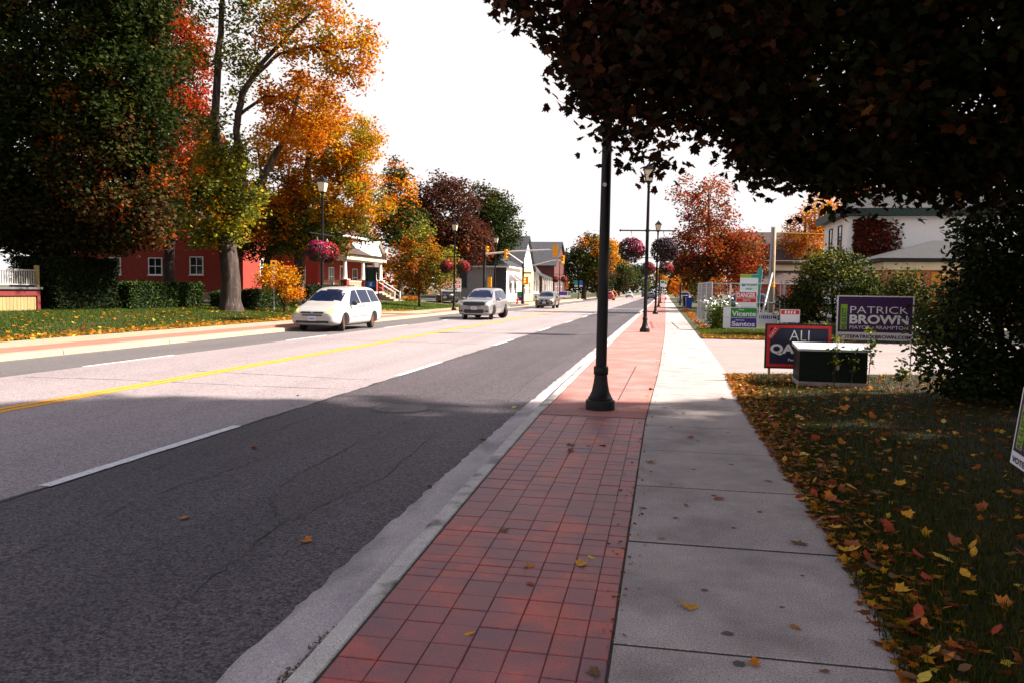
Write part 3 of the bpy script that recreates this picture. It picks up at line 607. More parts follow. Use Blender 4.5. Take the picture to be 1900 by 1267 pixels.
lamp0 = make_lamp('black lamp post standing nearest the camera, its top hidden in maple leaves')
lamp0.location = (-.80, 10.62, WZ+.004); lamp0.rotation_euler = (0, R(.3), R(8))
mb = MB(); mb.lathe([(.028, 0), (.028, .004)], 12); st = mb.build('sticker', CORR, lamp0); st.location = (-.02, -.069, 2.95); st.rotation_euler = (R(90), 0, 0)
lamps = []
for (x, y, lab) in ((-.70, 31.5, 'black lantern lamp post with pink flower baskets, second along the near sidewalk'),
                    (-.56, 57, 'black lantern lamp post third from the camera on the near sidewalk'),
                    (-.5, 84, 'distant black lamp post fourth along the near sidewalk'),
                    (-.45, 112, 'far black lamp post fifth along the near sidewalk'),
                    (-15.1, 33.7, 'black lantern lamp post across the road behind the white minivan'),
                    (-15.1, 56.7, 'black lantern lamp post across the road beside the silver sport utility vehicle'),
                    (-15.2, 71.4, 'black lamp post against the maroon tree across the road'),
                    (-15.3, 118, 'distant black lamp post by the white porch house'),
                    (-15.4, 146, 'distant black lamp post with blue and green banners across the road')):
    c = copy_tree(lamp0); c['label'] = lab; c.location = (x, y, WZ); c.rotation_euler = (R(random.uniform(-.3, .3)), R(random.uniform(.1, .9)), R(random.uniform(-6, 6)) + (R(90) if False else 0)); lamps.append(c)
    for ch in list(c.children):
        if ch.name.startswith('sticker'): bpy.data.objects.remove(ch)
PK = [((.34, .012, .07), 3), ((.30, .008, .02), 3), ((.38, .05, .20), 1.6), ((.55, .22, .28), .6), ((.10, .004, .02), 3)]
PK2 = [((.32, .010, .012), 4), ((.40, .04, .04), 2), ((.55, .2, .2), .7), ((.12, .004, .008), 3)]
DKFOL = [((.030, .018, .030), 2), ((.03, .045, .018), 3), ((.05, .022, .035), 1)]
def make_basket(label, pal, loc, seed, flat_to=0, chain=.5):
    g_ = np.random.default_rng(seed); o = thing('flower_basket', label, 'flower basket', loc, g_.uniform(0, 6), 'hanging flower baskets on the lamp posts')
    mb = MB(); mb.lathe([(.05, -.30), (.2, -.2), (.28, 0), (.29, .05)], 14); mb.build('pot', COIR, o, smooth=True)
    mb = MB()
    for k in range(3): a = k*2.094; mb.tube([(.27*math.cos(a), .27*math.sin(a), .05), (0, 0, chain+.12)], .006, 4)
    mb.build('chain', STEEL, o)
    n = 1500; u = g_.normal(size=(n, 3)); u /= np.linalg.norm(u, axis=1, keepdims=True); P = u*(.30+.19*g_.uniform(0, 1, (n, 1))**.5)*np.array([1.03, 1.03, .92])
    P += .04*np.sin(P[:, [1, 2, 0]]*14+seed)
    V, F, C = leaf_arrays(P, .085, OVAL, pick(DKFOL, n, g_, .3), .6, seed); npmesh('foliage', V, F, LEAF_DARK, o, C)
    n = 440; u = g_.normal(size=(n*3, 3)); u /= np.linalg.norm(u, axis=1, keepdims=True); rz0 = -o.rotation_euler[2]; sd = np.array([math.cos(rz0), math.sin(rz0), 0]); keep = (u@sd*.75+u[:, 2]*.75 > -.02+.25*g_.normal(size=len(u))); u = u[keep][:n]; n = len(u)
    P = u*(.47+.06*g_.uniform(-.6, 1, (n, 1)))*np.array([1.03, 1.03, .95])
    # five-petal rosettes facing outwards
    ref = np.cross(u, np.array([.3, .2, 1.])); ref /= np.linalg.norm(ref, axis=1, keepdims=True); bi = np.cross(u, ref); sz = g_.uniform(.03, .05, n)[:, None]
    ring = [P+u*.012]
    for k in range(10):
        a = k*2*np.pi/10; rr2 = 1.0 if k % 2 == 0 else .55; ring.append(P+(ref*np.cos(a)+bi*np.sin(a))*sz*rr2+u*(.02 if k % 2 == 0 else .0))
    V = np.stack(ring, 1).reshape(-1, 3); F = (np.array([(0, 1+k, 1+(k+1) % 10) for k in range(10)])[None]+(np.arange(n)*11)[:, None, None]).reshape(-1, 3)
    C = np.repeat(pick(pal, n, g_, .3), 11, axis=0); npmesh('blossoms', V, F, PETAL, o, C)
    return o
def baskets_for(lamp, lab_l, lab_r, pal_l, pal_r, seed):
    x, y, z = lamp.location
    for s, lab, pal in ((-1, lab_l, pal_l), (1, lab_r, pal_r)): 
        if lab: make_basket(lab, pal, (x+s*.62+.03, y, z+3.17), seed+s)
baskets_for(lamps[0], 'bright pink and red flower basket hung roadside on the second near lamp post', 'dark flower basket hung toward the sidewalk on the second near lamp post', PK, [((.022, .006, .014), 4), ((.06, .008, .022), 1)], 50)
baskets_for(lamps[1], 'flower basket hung roadside on the third near lamp post', 'dark red flower basket hung toward the sidewalk on the third near lamp post', PK2, PK2, 60)
make_basket('round magenta and red flower basket above the white minivan', PK, (-15.05, 33.08, 3.27), 71)
make_basket('red flower basket on the lamp behind the white minivan, hanging toward the houses', PK2, (-15.12, 34.32, 3.27), 72)
baskets_for(lamps[5], 'left red flower basket on the lamp beside the silver sport utility vehicle', 'right red flower basket on the lamp beside the silver sport utility vehicle', PK2, PK2, 80)
baskets_for(lamps[7], 'small far red flower basket left of the lamp by the porch house', 'small far red flower basket right of the lamp by the porch house', PK2, PK2, 90)
def banner(label, loc, mat):
    o = thing('street_banner', label, 'banner', loc); mb = MB(); mb.box(-.3, -.012, 0, .3, .012, 1.15); mb.build('cloth', mat, o)
    mb = MB(); mb.tube([(-.34, 0, 1.17), (.34, 0, 1.17)], .02, 6); mb.tube([(-.34, 0, -.02), (.34, 0, -.02)], .02, 6); mb.build('rod', BLACK, o)
    mb = MB(); mb.box(-.28, -.016, .04, .28, -.012, .26); mb.build('stripe', CORR, o)
banner('teal street banner on the distant lamp post', (-15.85, 146, 2.4), CORR_TEAL); banner('bright blue street banner on the distant lamp post', (-14.95, 146, 2.4), CORR_BLUE)
banner('lime green street banner far down the road', (-15, 215, 3.2), CORR_LIME)

for ch in list(lamp0.children):
    if ch.name.startswith('crossbar'): bpy.data.objects.remove(ch)
lamps[4].rotation_euler = (0, R(.5), R(84))

# ================================================================== TRAFFIC SIGNALS
def signal_head(parent, loc, rz, lit=None, name='signal_head', back=False):
    h = bpy.data.objects.new(name, None); COL.objects.link(h); h.parent = parent; h.location = loc; h.rotation_euler = (0, 0, rz); h.scale = (.85, .85, .85)
    mb = MB(); mb.box(-.19, -.09, -.52, .19, .11, .52); mb.build('housing', SIGYEL, h)
    mb = MB(); mb.box(-.27, .08, -.60, .27, .10, .60)
    if lit or back: mb.build('backboard', SIGYEL, h)
    for k, (mt, z) in enumerate(((REDOFF, .34), (AMBOFF, 0), (GREENLIT if lit == 'g' else TRIM_GRN, -.34))):
        mb = MB(); mb.lathe([(.125, 0), (.12, .02), (.0, .035)], 14); l_ = mb.build('lens', mt, h); l_.location = (0, -.09, z); l_.rotation_euler = (R(90), 0, 0)
        mb = MB(); pts = [(math.cos(a)*.14, math.sin(a)*.14) for a in [R(-20+22*j) for j in range(11)]]; v = []; f = []
        for (px, pz) in pts: v += [(px, -.09, z+pz), (px, -.26, z+pz-.02)]
        for j in range(10): f.append((2*j, 2*j+1, 2*j+3, 2*j+2))
        mb.add(v, f); mb.build('visor', SIGYEL, h, fix=False)
    return h
ta = thing('traffic_signal', 'black traffic signal pole beside the maroon tree with long pale arm over the road', 'traffic signal', (-15.4, 68, WZ), 0, 'traffic signals at the crossing')
mb = MB(); mb.lathe([(.2, 0), (.2, .25), (.13, .35), (.12, 4.9), (.12, 5.0), (.0, 5.05)], 14); mb.build('pole', BLACK, ta, smooth=True)
mb = MB(); mb.tube([(.0, 0, 4.62), (2.5, 0, 4.86), (6.1, 0, 5.05)], [.085, .075, .055], 10); mb.build('mast_arm', PALEMETAL, ta, smooth=True)
signal_head(ta, (6.2, 0, 4.92), R(180), back=True); signal_head(ta, (.45, .1, 2.2), R(180)); signal_head(ta, (1.9, -.2, 4.6), R(95)); signal_head(ta, (.1, .3, 4.9), R(100))
tb = thing('traffic_signal', 'traffic signal pole at the far corner showing a green light over the road', 'traffic signal', (-15.5, 88, WZ), 0, 'traffic signals at the crossing')
mb = MB(); mb.lathe([(.2, 0), (.2, .25), (.13, .35), (.12, 4.7), (.0, 4.75)], 14); mb.build('pole', BLACK, tb, smooth=True)
mb = MB(); mb.tube([(0, 0, 4.0), (1.4, 0, 4.35), (3.2, 0, 4.85), (4.3, 0, 4.95)], [.06, .06, .05, .045], 8); mb.tube([(0, 0, 4.5), (-1.3, -2.6, 5.6)], [.07, .05], 8); mb.build('mast_arm', PALEMETAL, tb, smooth=True)
signal_head(tb, (4.4, 0, 4.95), 0, 'g'); signal_head(tb, (.1, -.25, 2.6), R(90)); signal_head(tb, (.45, .1, 2.6), R(180))
mb = MB(); mb.box(.1, -.02, 3.35, .95, .0, 3.55); mb.build('street_name_blade', TRIM_RED, tb)
tcg = thing('traffic_signal', 'traffic signal head on a pole among the red tree leaves near the sidewalk', 'traffic signal', (1.9, 96, WZ), 0, 'traffic signals at the crossing')
mb = MB(); mb.lathe([(.15, 0), (.11, .3), (.1, 3.6), (.0, 3.65)], 12); mb.build('pole', BLACK, tcg); signal_head(tcg, (-.1, -.2, 3.0), R(180)); 
mb = MB(); mb.box(-.5, -.02, 4.0, .5, 0, 4.22); mb.build('street_name_blade', TRIM_RED, tcg)
def hydrant(label, loc):
    o = thing('fire_hydrant', label, 'fire hydrant', loc, 0, 'red fire hydrants'); mb = MB()
    mb.lathe([(.16, 0), (.16, .05), (.11, .06), (.11, .5), (.14, .51), (.14, .55), (.11, .58), (.08, .67), (.03, .70), (.03, .76), (.0, .76)], 14); mb.build('barrel', HYDRANT, o, smooth=True)
    mb = MB(); mb.tube([(-.19, 0, .4), (.19, 0, .4)], .055, 10); mb.tube([(0, 0, .36), (0, -.18, .36)], .07, 10); mb.build('outlet', HYDRANT, o, smooth=True)
hydrant('red fire hydrant on the grass by the far corner signal pole', (-15.9, 86.8, .16)); hydrant('small red fire hydrant far along the near sidewalk', (.35, 150, .13))

# ================================================================== VEHICLES
def car_body_mesh(st, wheels, wr):
    """st rows: x, zb, zs, zt, wb, ws, wt  (front to back) -> smooth body mesh with wheel wells cut"""
    v = []; f = []; K = 12
    for (x, zb, zs, zt, wb, ws, wt) in st:
        g1 = zt-zs
        pr = [(0, zb), (wb*.75, zb), (wb, zb+.05), (ws*.985, zb+(zs-zb)*.28), (ws, zb+(zs-zb)*.55), (ws*.985, zs-(zs-zb)*.12), (ws*.955, zs),
              (ws*.94+(wt-ws*.94)*.38, zs+g1*.36), (ws*.94+(wt-ws*.94)*.74, zs+g1*.70), (wt, zt-min(.05, g1*.14)), (wt*.8, zt-.002), (0, zt+.018)]
        v += [(x, -a, z) for a, z in pr] + [(x, a, z) for a, z in pr]
    M = 2*K
    for i in range(len(st)-1):
        for k in range(K-1):
            a, b_ = i*M+k, (i+1)*M+k
            f.append((a, a+1, b_+1, b_)); f.append((a+K, b_+K, b_+K+1, a+K+1))
    for i, rev in ((0, 0), (len(st)-1, 1)):
        for k in range(K-1): q = (i*M+k, i*M+k+K, i*M+k+K+1, i*M+k+1); f.append(q if not rev else q[::-1])
    me = bpy.data.meshes.new('body'); me.from_pydata(v, [], f); bm = bmesh.new(); bm.from_mesh(me); bmesh.ops.remove_doubles(bm, verts=bm.verts, dist=1e-5); bmesh.ops.recalc_face_normals(bm, faces=bm.faces); bm.to_mesh(me); bm.free()
    o = bpy.data.objects.new('tmp', me); COL.objects.link(o); md = o.modifiers.new('s', 'SUBSURF'); md.levels = 2; md.render_levels = 2
    cut = MB()
    for wx in wheels:
        for s in (-1, 1):
            n = 28; y0, y1 = s*.62, s*1.2; vv = [(wx+wr*math.cos(2*math.pi*k/n), y0, wr*.88+wr*math.sin(2*math.pi*k/n)) for k in range(n)] + [(wx+wr*math.cos(2*math.pi*k/n), y1, wr*.88+wr*math.sin(2*math.pi*k/n)) for k in range(n)]
            cut.add(vv, [tuple(range(n)), tuple(range(n, 2*n))]+[(k, (k+1) % n, (k+1) % n+n, k+n) for k in range(n)])
    co = cut.build('tmpcut', None); mb_ = o.modifiers.new('b', 'BOOLEAN'); mb_.operation = 'DIFFERENCE'; mb_.object = co; mb_.solver = 'EXACT'
    dg = bpy.context.evaluated_depsgraph_get(); res = bpy.data.meshes.new_from_object(o.evaluated_get(dg))
    full = o.modifiers; full.remove(mb_); dg = bpy.context.evaluated_depsgraph_get(); solid = bpy.data.meshes.new_from_object(o.evaluated_get(dg))
    bvh = BVHTree.FromPolygons([p.co.copy() for p in solid.vertices], [tuple(p.vertices) for p in solid.polygons])
    bpy.data.objects.remove(o); bpy.data.objects.remove(co)
    return res, bvh
def patch(bvh, poly, face, off, rings=4, sub=3):
    """poly in (u,v): face 'F' u=y,v=z cast from front; 'L'/'R' u=x,v=z cast from the side; 'B' from the back"""
    P = []
    for i in range(len(poly)):
        a, b_ = poly[i], poly[(i+1) % len(poly)]
        for k in range(sub): P.append((a[0]+(b_[0]-a[0])*k/sub, a[1]+(b_[1]-a[1])*k/sub))
    cx = sum(p[0] for p in P)/len(P); cz = sum(p[1] for p in P)/len(P); n = len(P); pts = [(cx, cz)]
    for r_ in range(1, rings+1): pts += [(cx+(x-cx)*r_/rings, cz+(z-cz)*r_/rings) for x, z in P]
    v = []; last = None
    for (a, z) in pts:
        if face == 'F': o_, d = Vector((6, a, z)), Vector((-1, 0, 0))
        elif face == 'B': o_, d = Vector((-6, a, z)), Vector((1, 0, 0))
        elif face == 'L': o_, d = Vector((a, 4, z)), Vector((0, -1, 0))
        else: o_, d = Vector((a, -4, z)), Vector((0, 1, 0))
        h, nn, _, _ = bvh.ray_cast(o_, d)
        if h is None: h = last - d*off if last is not None else o_+d*4
        if last is None: last = h
        q = h - d*off; last = h; v.append(q)
    f = [(0, 1+k, 1+(k+1) % n) for k in range(n)]
    for r_ in range(rings-1):
        for k in range(n): a = 1+r_*n; f.append((a+k, a+n+k, a+n+(k+1) % n, a+(k+1) % n))
    mb = MB(); mb.add(v, f); return mb
def rrect(x0, z0, x1, z1, r_=.03):
    return [(x0+r_, z0), (x1-r_, z0), (x1, z0+r_), (x1, z1-r_), (x1-r_, z1), (x0+r_, z1), (x0, z1-r_), (x0, z0+r_)]
def wheel(parent, x, y, r_, s, rim, wd=.22, spokes=5):
    o = bpy.data.objects.new('wheel', None); COL.objects.link(o); o.parent = parent; o.location = (x, y, r_); o.rotation_euler = (R(-90)*s, 0, random.uniform(0, 1))
    h = wd/2; mb = MB(); v = []; f = []; n = 32
    prof = [(r_*.64, -h*.9), (r_*.9, -h), (r_*.985, -h*.75), (r_, 0), (r_*.985, h*.75), (r_*.9, h), (r_*.66, h*.94), (r_*.63, h*.6)]
    mb.lathe(prof, n); mb.build('tyre', RUBBER, o, smooth=True)
    mb = MB(); mb.lathe([(r_*.64, h*.2), (r_*.65, h*.93), (r_*.59, h*.9), (r_*.56, h*.35), (.0, h*.35)], n)
    for k in range(spokes):
        a = 2*math.pi*k/spokes; ca, sa = math.cos(a), math.sin(a); w0, w1 = r_*.13, r_*.10
        v = [(ca*.05-sa*w0, sa*.05+ca*w0, h*.35), (ca*.05+sa*w0, sa*.05-ca*w0, h*.35), (ca*r_*.6+sa*w1, sa*r_*.6-ca*w1, h*.35), (ca*r_*.6-sa*w1, sa*r_*.6+ca*w1, h*.35)]
        v += [(a_, b_, h*.86) for a_, b_, _ in v[:2]] + [(a_, b_, h*.80) for a_, b_, _ in v[2:4]]
        mb.add(v, [(4, 5, 6, 7), (0, 1, 5, 4), (1, 2, 6, 5), (2, 3, 7, 6), (3, 0, 4, 7)])
    mb.lathe([(r_*.17, h*.3), (r_*.17, h*.92), (.0, h*.95)], 14); mb.build('rim', rim, o, smooth=True)
def make_car(name, label, cat, st, wheels, wr, paint, glass, parts, rim, loc, rz, group=None, spokes=5, track=.80, mirror=None, plate=None):
    o = thing(name, label, cat, loc, rz, group); body, bvh = car_body_mesh(st, wheels, wr*1.17)
    link('body', body, paint, o, smooth=True)
    for nm, poly, face, mt, off in glass+parts:
        mb = patch(bvh, poly, face, off); mb.build(nm, mt, o, smooth='all')
        if face == 'L': patch(bvh, poly, 'R', off).build(nm, mt, o, smooth='all')
        if face == 'F' and nm in ('headlight', 'fog_lamp', 'side_intake'): patch(bvh, [(-a, b_) for a, b_ in poly], 'F', off).build(nm, mt, o, smooth='all')
        if face == 'B' and nm == 'tail_light': patch(bvh, [(-a, b_) for a, b_ in poly], 'B', off).build(nm, mt, o, smooth='all')
    zb = min(s_[1] for s_ in st); mb = MB(); mb.box(wheels[1]-.2, -.6, zb-.02, wheels[0]+.2, .6, zb+.25); mb.build('underbody', PLASTIC, o)
    for wx in wheels:
        for s in (-1, 1): wheel(o, wx, s*track, wr, s, rim, spokes=spokes)
    if mirror:
        mx_, my_, mz_, mm = mirror
        for s in (-1, 1):
            mb = MB(); mb.lathe([(.0, -.13), (.07, -.10), (.10, 0), (.08, .09), (.0, .12)], 10); q = mb.build('mirror', mm, o, smooth='all'); q.location = (mx_, s*(my_+.09), mz_); q.rotation_euler = (R(90), 0, 0); q.scale = (.75, 1, 1)
            mb = MB(); mb.tube([(mx_, s*(my_-.06), mz_-.06), (mx_, s*(my_+.05), mz_-.03)], .03, 6); mb.build('mirror_arm', PLASTIC, o)
    if plate:
        px, pz, mt, tm, txt = plate; q = MB(); q.box(px, -.155, pz-.08, px+.012, .155, pz+.08); pl = q.build('licence_plate', mt, o)
        l_ = lettering(txt, -.13, pz-.045, .13, pz+.045, 0, tm, pl, .012); l_.rotation_euler = (0, 0, R(90)); l_.location = (px+.016, 0, 0)
    return o, bvh
SIENNA = [(2.54, .34, .58, .66, .55, .66, .56), (2.50, .27, .62, .76, .70, .82, .66), (2.36, .22, .68, .86, .82, .92, .73), (2.05, .20, .76, .97, .89, .965, .76), (1.6, .20, .86, 1.075, .92, .98, .78),
          (1.42, .20, .90, 1.14, .93, .985, .77), (.95, .20, .95, 1.44, .93, .985, .71), (.52, .20, .98, 1.67, .93, .985, .66), (.2, .20, 1.0, 1.72, .93, .985, .66), (-1.0, .20, 1.03, 1.75, .93, .985, .67),
          (-1.9, .21, 1.05, 1.73, .93, .98, .66), (-2.25, .24, 1.06, 1.66, .91, .97, .64), (-2.45, .28, 1.05, 1.40, .86, .94, .66), (-2.54, .36, .98, 1.12, .75, .86, .66)]
van, _ = make_car('minivan', 'white minivan with rusty front wheels driving toward the camera in the far lane', 'minivan', SIENNA, (1.58, -1.46), .335, PAINT_W,
    [('windshield', [(-.70, 1.15), (.70, 1.15), (.60, 1.62), (-.60, 1.62)], 'F', GLASS, .012),
     ('side_window', [(1.02, 1.05), (.42, 1.57), (.02, 1.60), (-.05, 1.06)], 'L', GLASS, .006), ('side_window', [(-.13, 1.07), (-.06, 1.60), (-1.12, 1.62), (-1.18, 1.09)], 'L', GLASS, .006),
     ('side_window', [(-1.27, 1.10), (-1.20, 1.61), (-2.0, 1.58), (-2.22, 1.13)], 'L', GLASS, .006)],
    [('grille', rrect(-.47, .69, .47, .765, .02), 'F', PLASTIC, .010), ('grille', rrect(-.42, .605, .42, .655, .02), 'F', PLASTIC, .010), ('emblem', [(-.09, .765), (0, .70), (.09, .765)], 'F', CHROME, .02),
     ('headlight', [(.55, .70), (.84, .70), (.90, .80), (.78, .92), (.62, .86)], 'F', LENS_Y, .008), ('lower_intake', rrect(-.68, .33, .68, .42, .03), 'F', PLASTIC, .008),
     ('door_seam', [(-.06, .34), (-.045, .34), (-.06, 1.05), (-.075, 1.05)], 'L', PLASTIC, .003), ('door_seam', [(1.08, .40), (1.095, .40), (1.12, 1.02), (1.105, 1.02)], 'L', PLASTIC, .003), ('door_seam', [(-1.2, .5), (-1.185, .5), (-1.2, 1.08), (-1.215, 1.08)], 'L', PLASTIC, .003),
     ('side_moulding', [(1.0, .53), (1.0, .545), (-1.05, .565), (-1.05, .55)], 'L', PLASTIC, .006), ('door_handle', rrect(.04, .93, .20, .965, .01), 'L', PLASTIC, .02), ('door_handle', rrect(-.28, .94, -.13, .975, .01), 'L', PLASTIC, .02),
     ('tail_light', [(.75, .8), (.9, .8), (.82, 1.3), (.72, 1.3)], 'B', TAIL, .01)],
    RUSTRIM, (-13.1, 30.9, 0), R(-90.6), None, 7, .79, (.95, .98, 1.08, PLASTIC), (2.54, .50, PLATE, PLATETXT, '#7'))
DURANGO = [(2.54, .32, .72, .80, .62, .76, .66), (2.50, .28, .80, .98, .78, .88, .74), (2.38, .25, .86, 1.07, .86, .93, .78), (2.0, .24, .92, 1.12, .90, .955, .80), (1.4, .24, .97, 1.16, .91, .96, .80), (1.15, .24, 1.0, 1.20, .91, .96, .78),
           (.75, .24, 1.02, 1.46, .91, .96, .71), (.35, .24, 1.03, 1.69, .91, .96, .66), (0, .24, 1.04, 1.76, .91, .96, .66), (-1.0, .24, 1.06, 1.80, .91, .96, .67), (-1.8, .24, 1.08, 1.78, .91, .96, .66), (-2.25, .25, 1.09, 1.70, .90, .955, .65), (-2.48, .29, 1.06, 1.36, .82, .92, .66), (-2.54, .45, 1.0, 1.1, .7, .85, .66)]
suv, _ = make_car('sport_utility_vehicle', 'silver sport utility vehicle with wide black grille near the yellow centre line', 'car', DURANGO, (1.55, -1.49), .385, PAINT_S,
    [('windshield', [(-.70, 1.22), (.70, 1.22), (.60, 1.66), (-.60, 1.66)], 'F', GLASS, .012), ('side_window', [(.85, 1.10), (.30, 1.60), (-.15, 1.63), (-.2, 1.10)], 'L', GLASS, .006), ('side_window', [(-.28, 1.10), (-.22, 1.63), (-1.1, 1.65), (-1.2, 1.12)], 'L', GLASS, .006), ('side_window', [(-1.3, 1.14), (-1.22, 1.64), (-1.95, 1.60), (-2.1, 1.18)], 'L', GLASS, .006)],
    [('grille', [(-.58, .80), (.58, .80), (.62, .95), (.54, 1.00), (-.54, 1.00), (-.62, .95)], 'F', PLASTIC, .014), ('grille_bar', rrect(-.40, .745, .40, .775, .01), 'F', PLASTIC, .012), ('headlight', [(.64, .80), (.90, .82), (.88, .93), (.68, .94)], 'F', LENS, .008),
     ('lower_intake', [(-.50, .37), (.50, .37), (.60, .46), (.52, .58), (-.52, .58), (-.60, .46)], 'F', PLASTIC, .010), ('side_intake', [(.64, .44), (.84, .46), (.84, .52), (.64, .54)], 'F', PLASTIC, .010),
     ('door_seam', [(-.22, .42), (-.205, .42), (-.22, 1.08), (-.235, 1.08)], 'L', PLASTIC, .003), ('door_seam', [(1.0, .45), (1.015, .45), (1.03, 1.05), (1.015, 1.05)], 'L', PLASTIC, .003), ('door_handle', rrect(-.10, .95, .08, .985, .01), 'L', CHROME, .02), ('door_handle', rrect(-1.12, .97, -.95, 1.0, .01), 'L', CHROME, .02),
     ('side_sill', [(1.1, .28), (-1.05, .28), (-1.05, .33), (1.1, .33)], 'L', CHROME, .01), ('tail_light', [(.7, .95), (.88, .95), (.86, 1.12), (.7, 1.12)], 'B', TAIL, .01)],
    RIM, (-10.30, 45.6, 0), R(-90.8), None, 5, .765, (.80, .96, 1.14, PAINT_S), (2.54, .65, PLATE, PLATETXT, '#7'))
NX = [(2.31, .34, .60, .72, .60, .70, .58), (2.27, .28, .68, .84, .74, .84, .66), (2.12, .24, .76, .94, .84, .90, .72), (1.7, .22, .86, 1.02, .87, .92, .74), (1.2, .22, .92, 1.07, .88, .925, .75), (1.0, .22, .94, 1.12, .88, .925, .74),
      (.6, .22, .97, 1.36, .88, .925, .68), (.2, .22, .99, 1.56, .88, .925, .62), (-.2, .22, 1.0, 1.63, .88, .925, .62), (-1.0, .22, 1.02, 1.63, .88, .925, .62), (-1.6, .24, 1.05, 1.55, .88, .92, .60), (-2.0, .28, 1.06, 1.38, .86, .91, .60), (-2.26, .34, 1.02, 1.14, .80, .88, .62), (-2.31, .44, .95, 1.05, .7, .8, .6)]
def crossover(label, paint, loc, rz, plate='#7', front=True, group=None):
    return make_car('crossover', label, 'car', NX, (1.36, -1.30), .355, paint,
        [('windshield', [(-.66, 1.12), (.66, 1.12), (.56, 1.52), (-.56, 1.52)], 'F', GLASS, .012), ('side_window', [(.72, 1.03), (.22, 1.46), (-.22, 1.50), (-.26, 1.04)], 'L', GLASS, .006), ('side_window', [(-.33, 1.05), (-.28, 1.50), (-1.0, 1.50), (-1.15, 1.08)], 'L', GLASS, .006), ('side_window', [(-1.22, 1.10), (-1.1, 1.48), (-1.45, 1.44), (-1.68, 1.14)], 'L', GLASS, .006), ('rear_window', [(-.6, 1.16), (.6, 1.16), (.5, 1.45), (-.5, 1.45)], 'B', GLASS, .012)],
        [('grille', [(-.30, .82), (.30, .82), (.22, .66), (.52, .42), (.48, .36), (-.48, .36), (-.52, .42), (-.22, .66)], 'F', PLASTIC, .012), ('emblem', rrect(-.07, .72, .07, .80, .02), 'F', CHROME, .025), ('headlight', [(.42, .76), (.80, .80), (.86, .90), (.60, .86)], 'F', LENS, .008), ('fog_lamp', [(.6, .45), (.8, .48), (.78, .56), (.66, .56)], 'F', PLASTIC, .008),
         ('door_seam', [(-.28, .40), (-.265, .40), (-.28, 1.03), (-.295, 1.03)], 'L', PLASTIC, .003), ('door_handle', rrect(-.16, .92, .0, .95, .01), 'L', CHROME, .02), ('tail_light', [(.45, .92), (.84, .92), (.82, 1.04), (.5, 1.02)], 'B', TAIL, .01)],
        RIM, loc, rz, group, 5, .745, (.68, .92, 1.07, paint), (2.31, .55, PLATE, PLATETXT, plate))[0]
crossover('bronze grey crossover with spindle grille following the silver vehicle', PAINT_G, (-10.85, 75.3, 0), R(-90))
crossover('dark red car far off seen just right of the nearest lamp post', PAINT_R, (-9.7, 146, 0), R(90), front=False)
crossover('white vehicle with headlights far down the middle of the road', PAINT_W, (-9.0, 215, 0), R(-90))
crossover('silver blue car parked by the utility pole behind the fence', PAINT_B, (10.6, 76, .14), R(200))
crossover('black car parked behind the fence and white flowers', PAINT_K, (5.6, 62, .14), R(185))
crossover('dark car parked across the road behind the silver vehicle', PAINT_K, (-20.6, 74.8, .33), R(-80))
crossover('white car parked at the far end of the near sidewalk', PAINT_W, (3.0, 120, .14), R(-90))
crossover('dark blue car parked far off past the red hydrant', PAINT_B, (-2.9, 190, 0), R(90))
crossover('dark grey car in the distance beyond the flower baskets', PAINT_K, (-5.5, 240, 0), R(90))
# roadworks far off
ex = thing('excavator', 'small yellow excavator at the distant roadworks', 'excavator', (-13.2, 190, 0), R(20)); ex.scale = (.6, .6, .6); mb = MB(); mb.box(-1.6, -1.1, .9, 1.2, 1.1, 1.7, .15); mb.box(-.2, -.9, 1.7, 1.0, .2, 2.7, .1); mb.build('cab', SIGYEL, ex)
mb = MB(); mb.box(-1.8, -1.3, 0, 1.6, -.75, .9, .2); mb.box(-1.8, .75, 0, 1.6, 1.3, .9, .2); mb.build('track', RUBBER, ex); mb = MB(); mb.tube([(1, .6, 1.5), (2.8, .6, 3.2), (4.3, .6, 1.6), (4.0, .6, .6)], [.22, .2, .15, .25], 6); mb.build('boom', SIGYEL, ex)
for k, (x, y) in enumerate(((-13.4, 172), (-12.6, 174), (-11.9, 176), (-11.4, 179))):
    o = tag(MB().lathe([(.30, 0), (.28, .1), (.26, .35), (.25, .7), (.22, 1.0), (.0, 1.05)], 12).build('traffic_barrel', ORANGE, None, True), 'orange traffic barrel in the row at the distant roadworks', 'traffic barrel', 'orange barrels at the roadworks'); o.location = (x, y, 0)

# ================================================================== SIGNS
def sign(name, label, loc, rz, wd, ht, z0, base, fields=(), texts=(), stakes=(), smat=None, srad=.012, depth=.3, tilt=0., group='election and notice signs', cat='sign', square=False, up=0.):
    o = thing(name, label, cat, loc, rz, group); o.rotation_euler = (tilt, 0, rz)
    mb = MB(); mb.box(-wd/2, -.006, z0, wd/2, .006, z0+ht); p = mb.build('panel', base, o)
    for i, (a, b_, c, d, mt) in enumerate(fields):
        mb = MB(); mb.box(-wd/2+a*wd, -.0072-.0012*(i+1), z0+b_*ht, -wd/2+c*wd, -.0064, z0+d*ht); mb.build('printed_field', mt, p)
    yy = -.0072-.0012*(len(fields)+2)
    for tx in texts:
        s, a, b_, c, d, mt = tx[:6]; bd = tx[6] if len(tx) > 6 else 0; r9 = tx[7] if len(tx) > 7 else False
        lettering(s, -wd/2+a*wd, z0+b_*ht, -wd/2+c*wd, z0+d*ht, yy, mt, p, bd, r9)
    for sx in stakes:
        mb = MB()
        if square: mb.box(sx*wd-.02, .008, -depth, sx*wd+.02, .045, z0+ht*.95)
        else: mb.tube([(sx*wd, .02, -depth), (sx*wd, .02, z0+ht+up)], srad, 6)
        mb.build('stake', smat or STEEL, o)
    return o
W_ = CORR
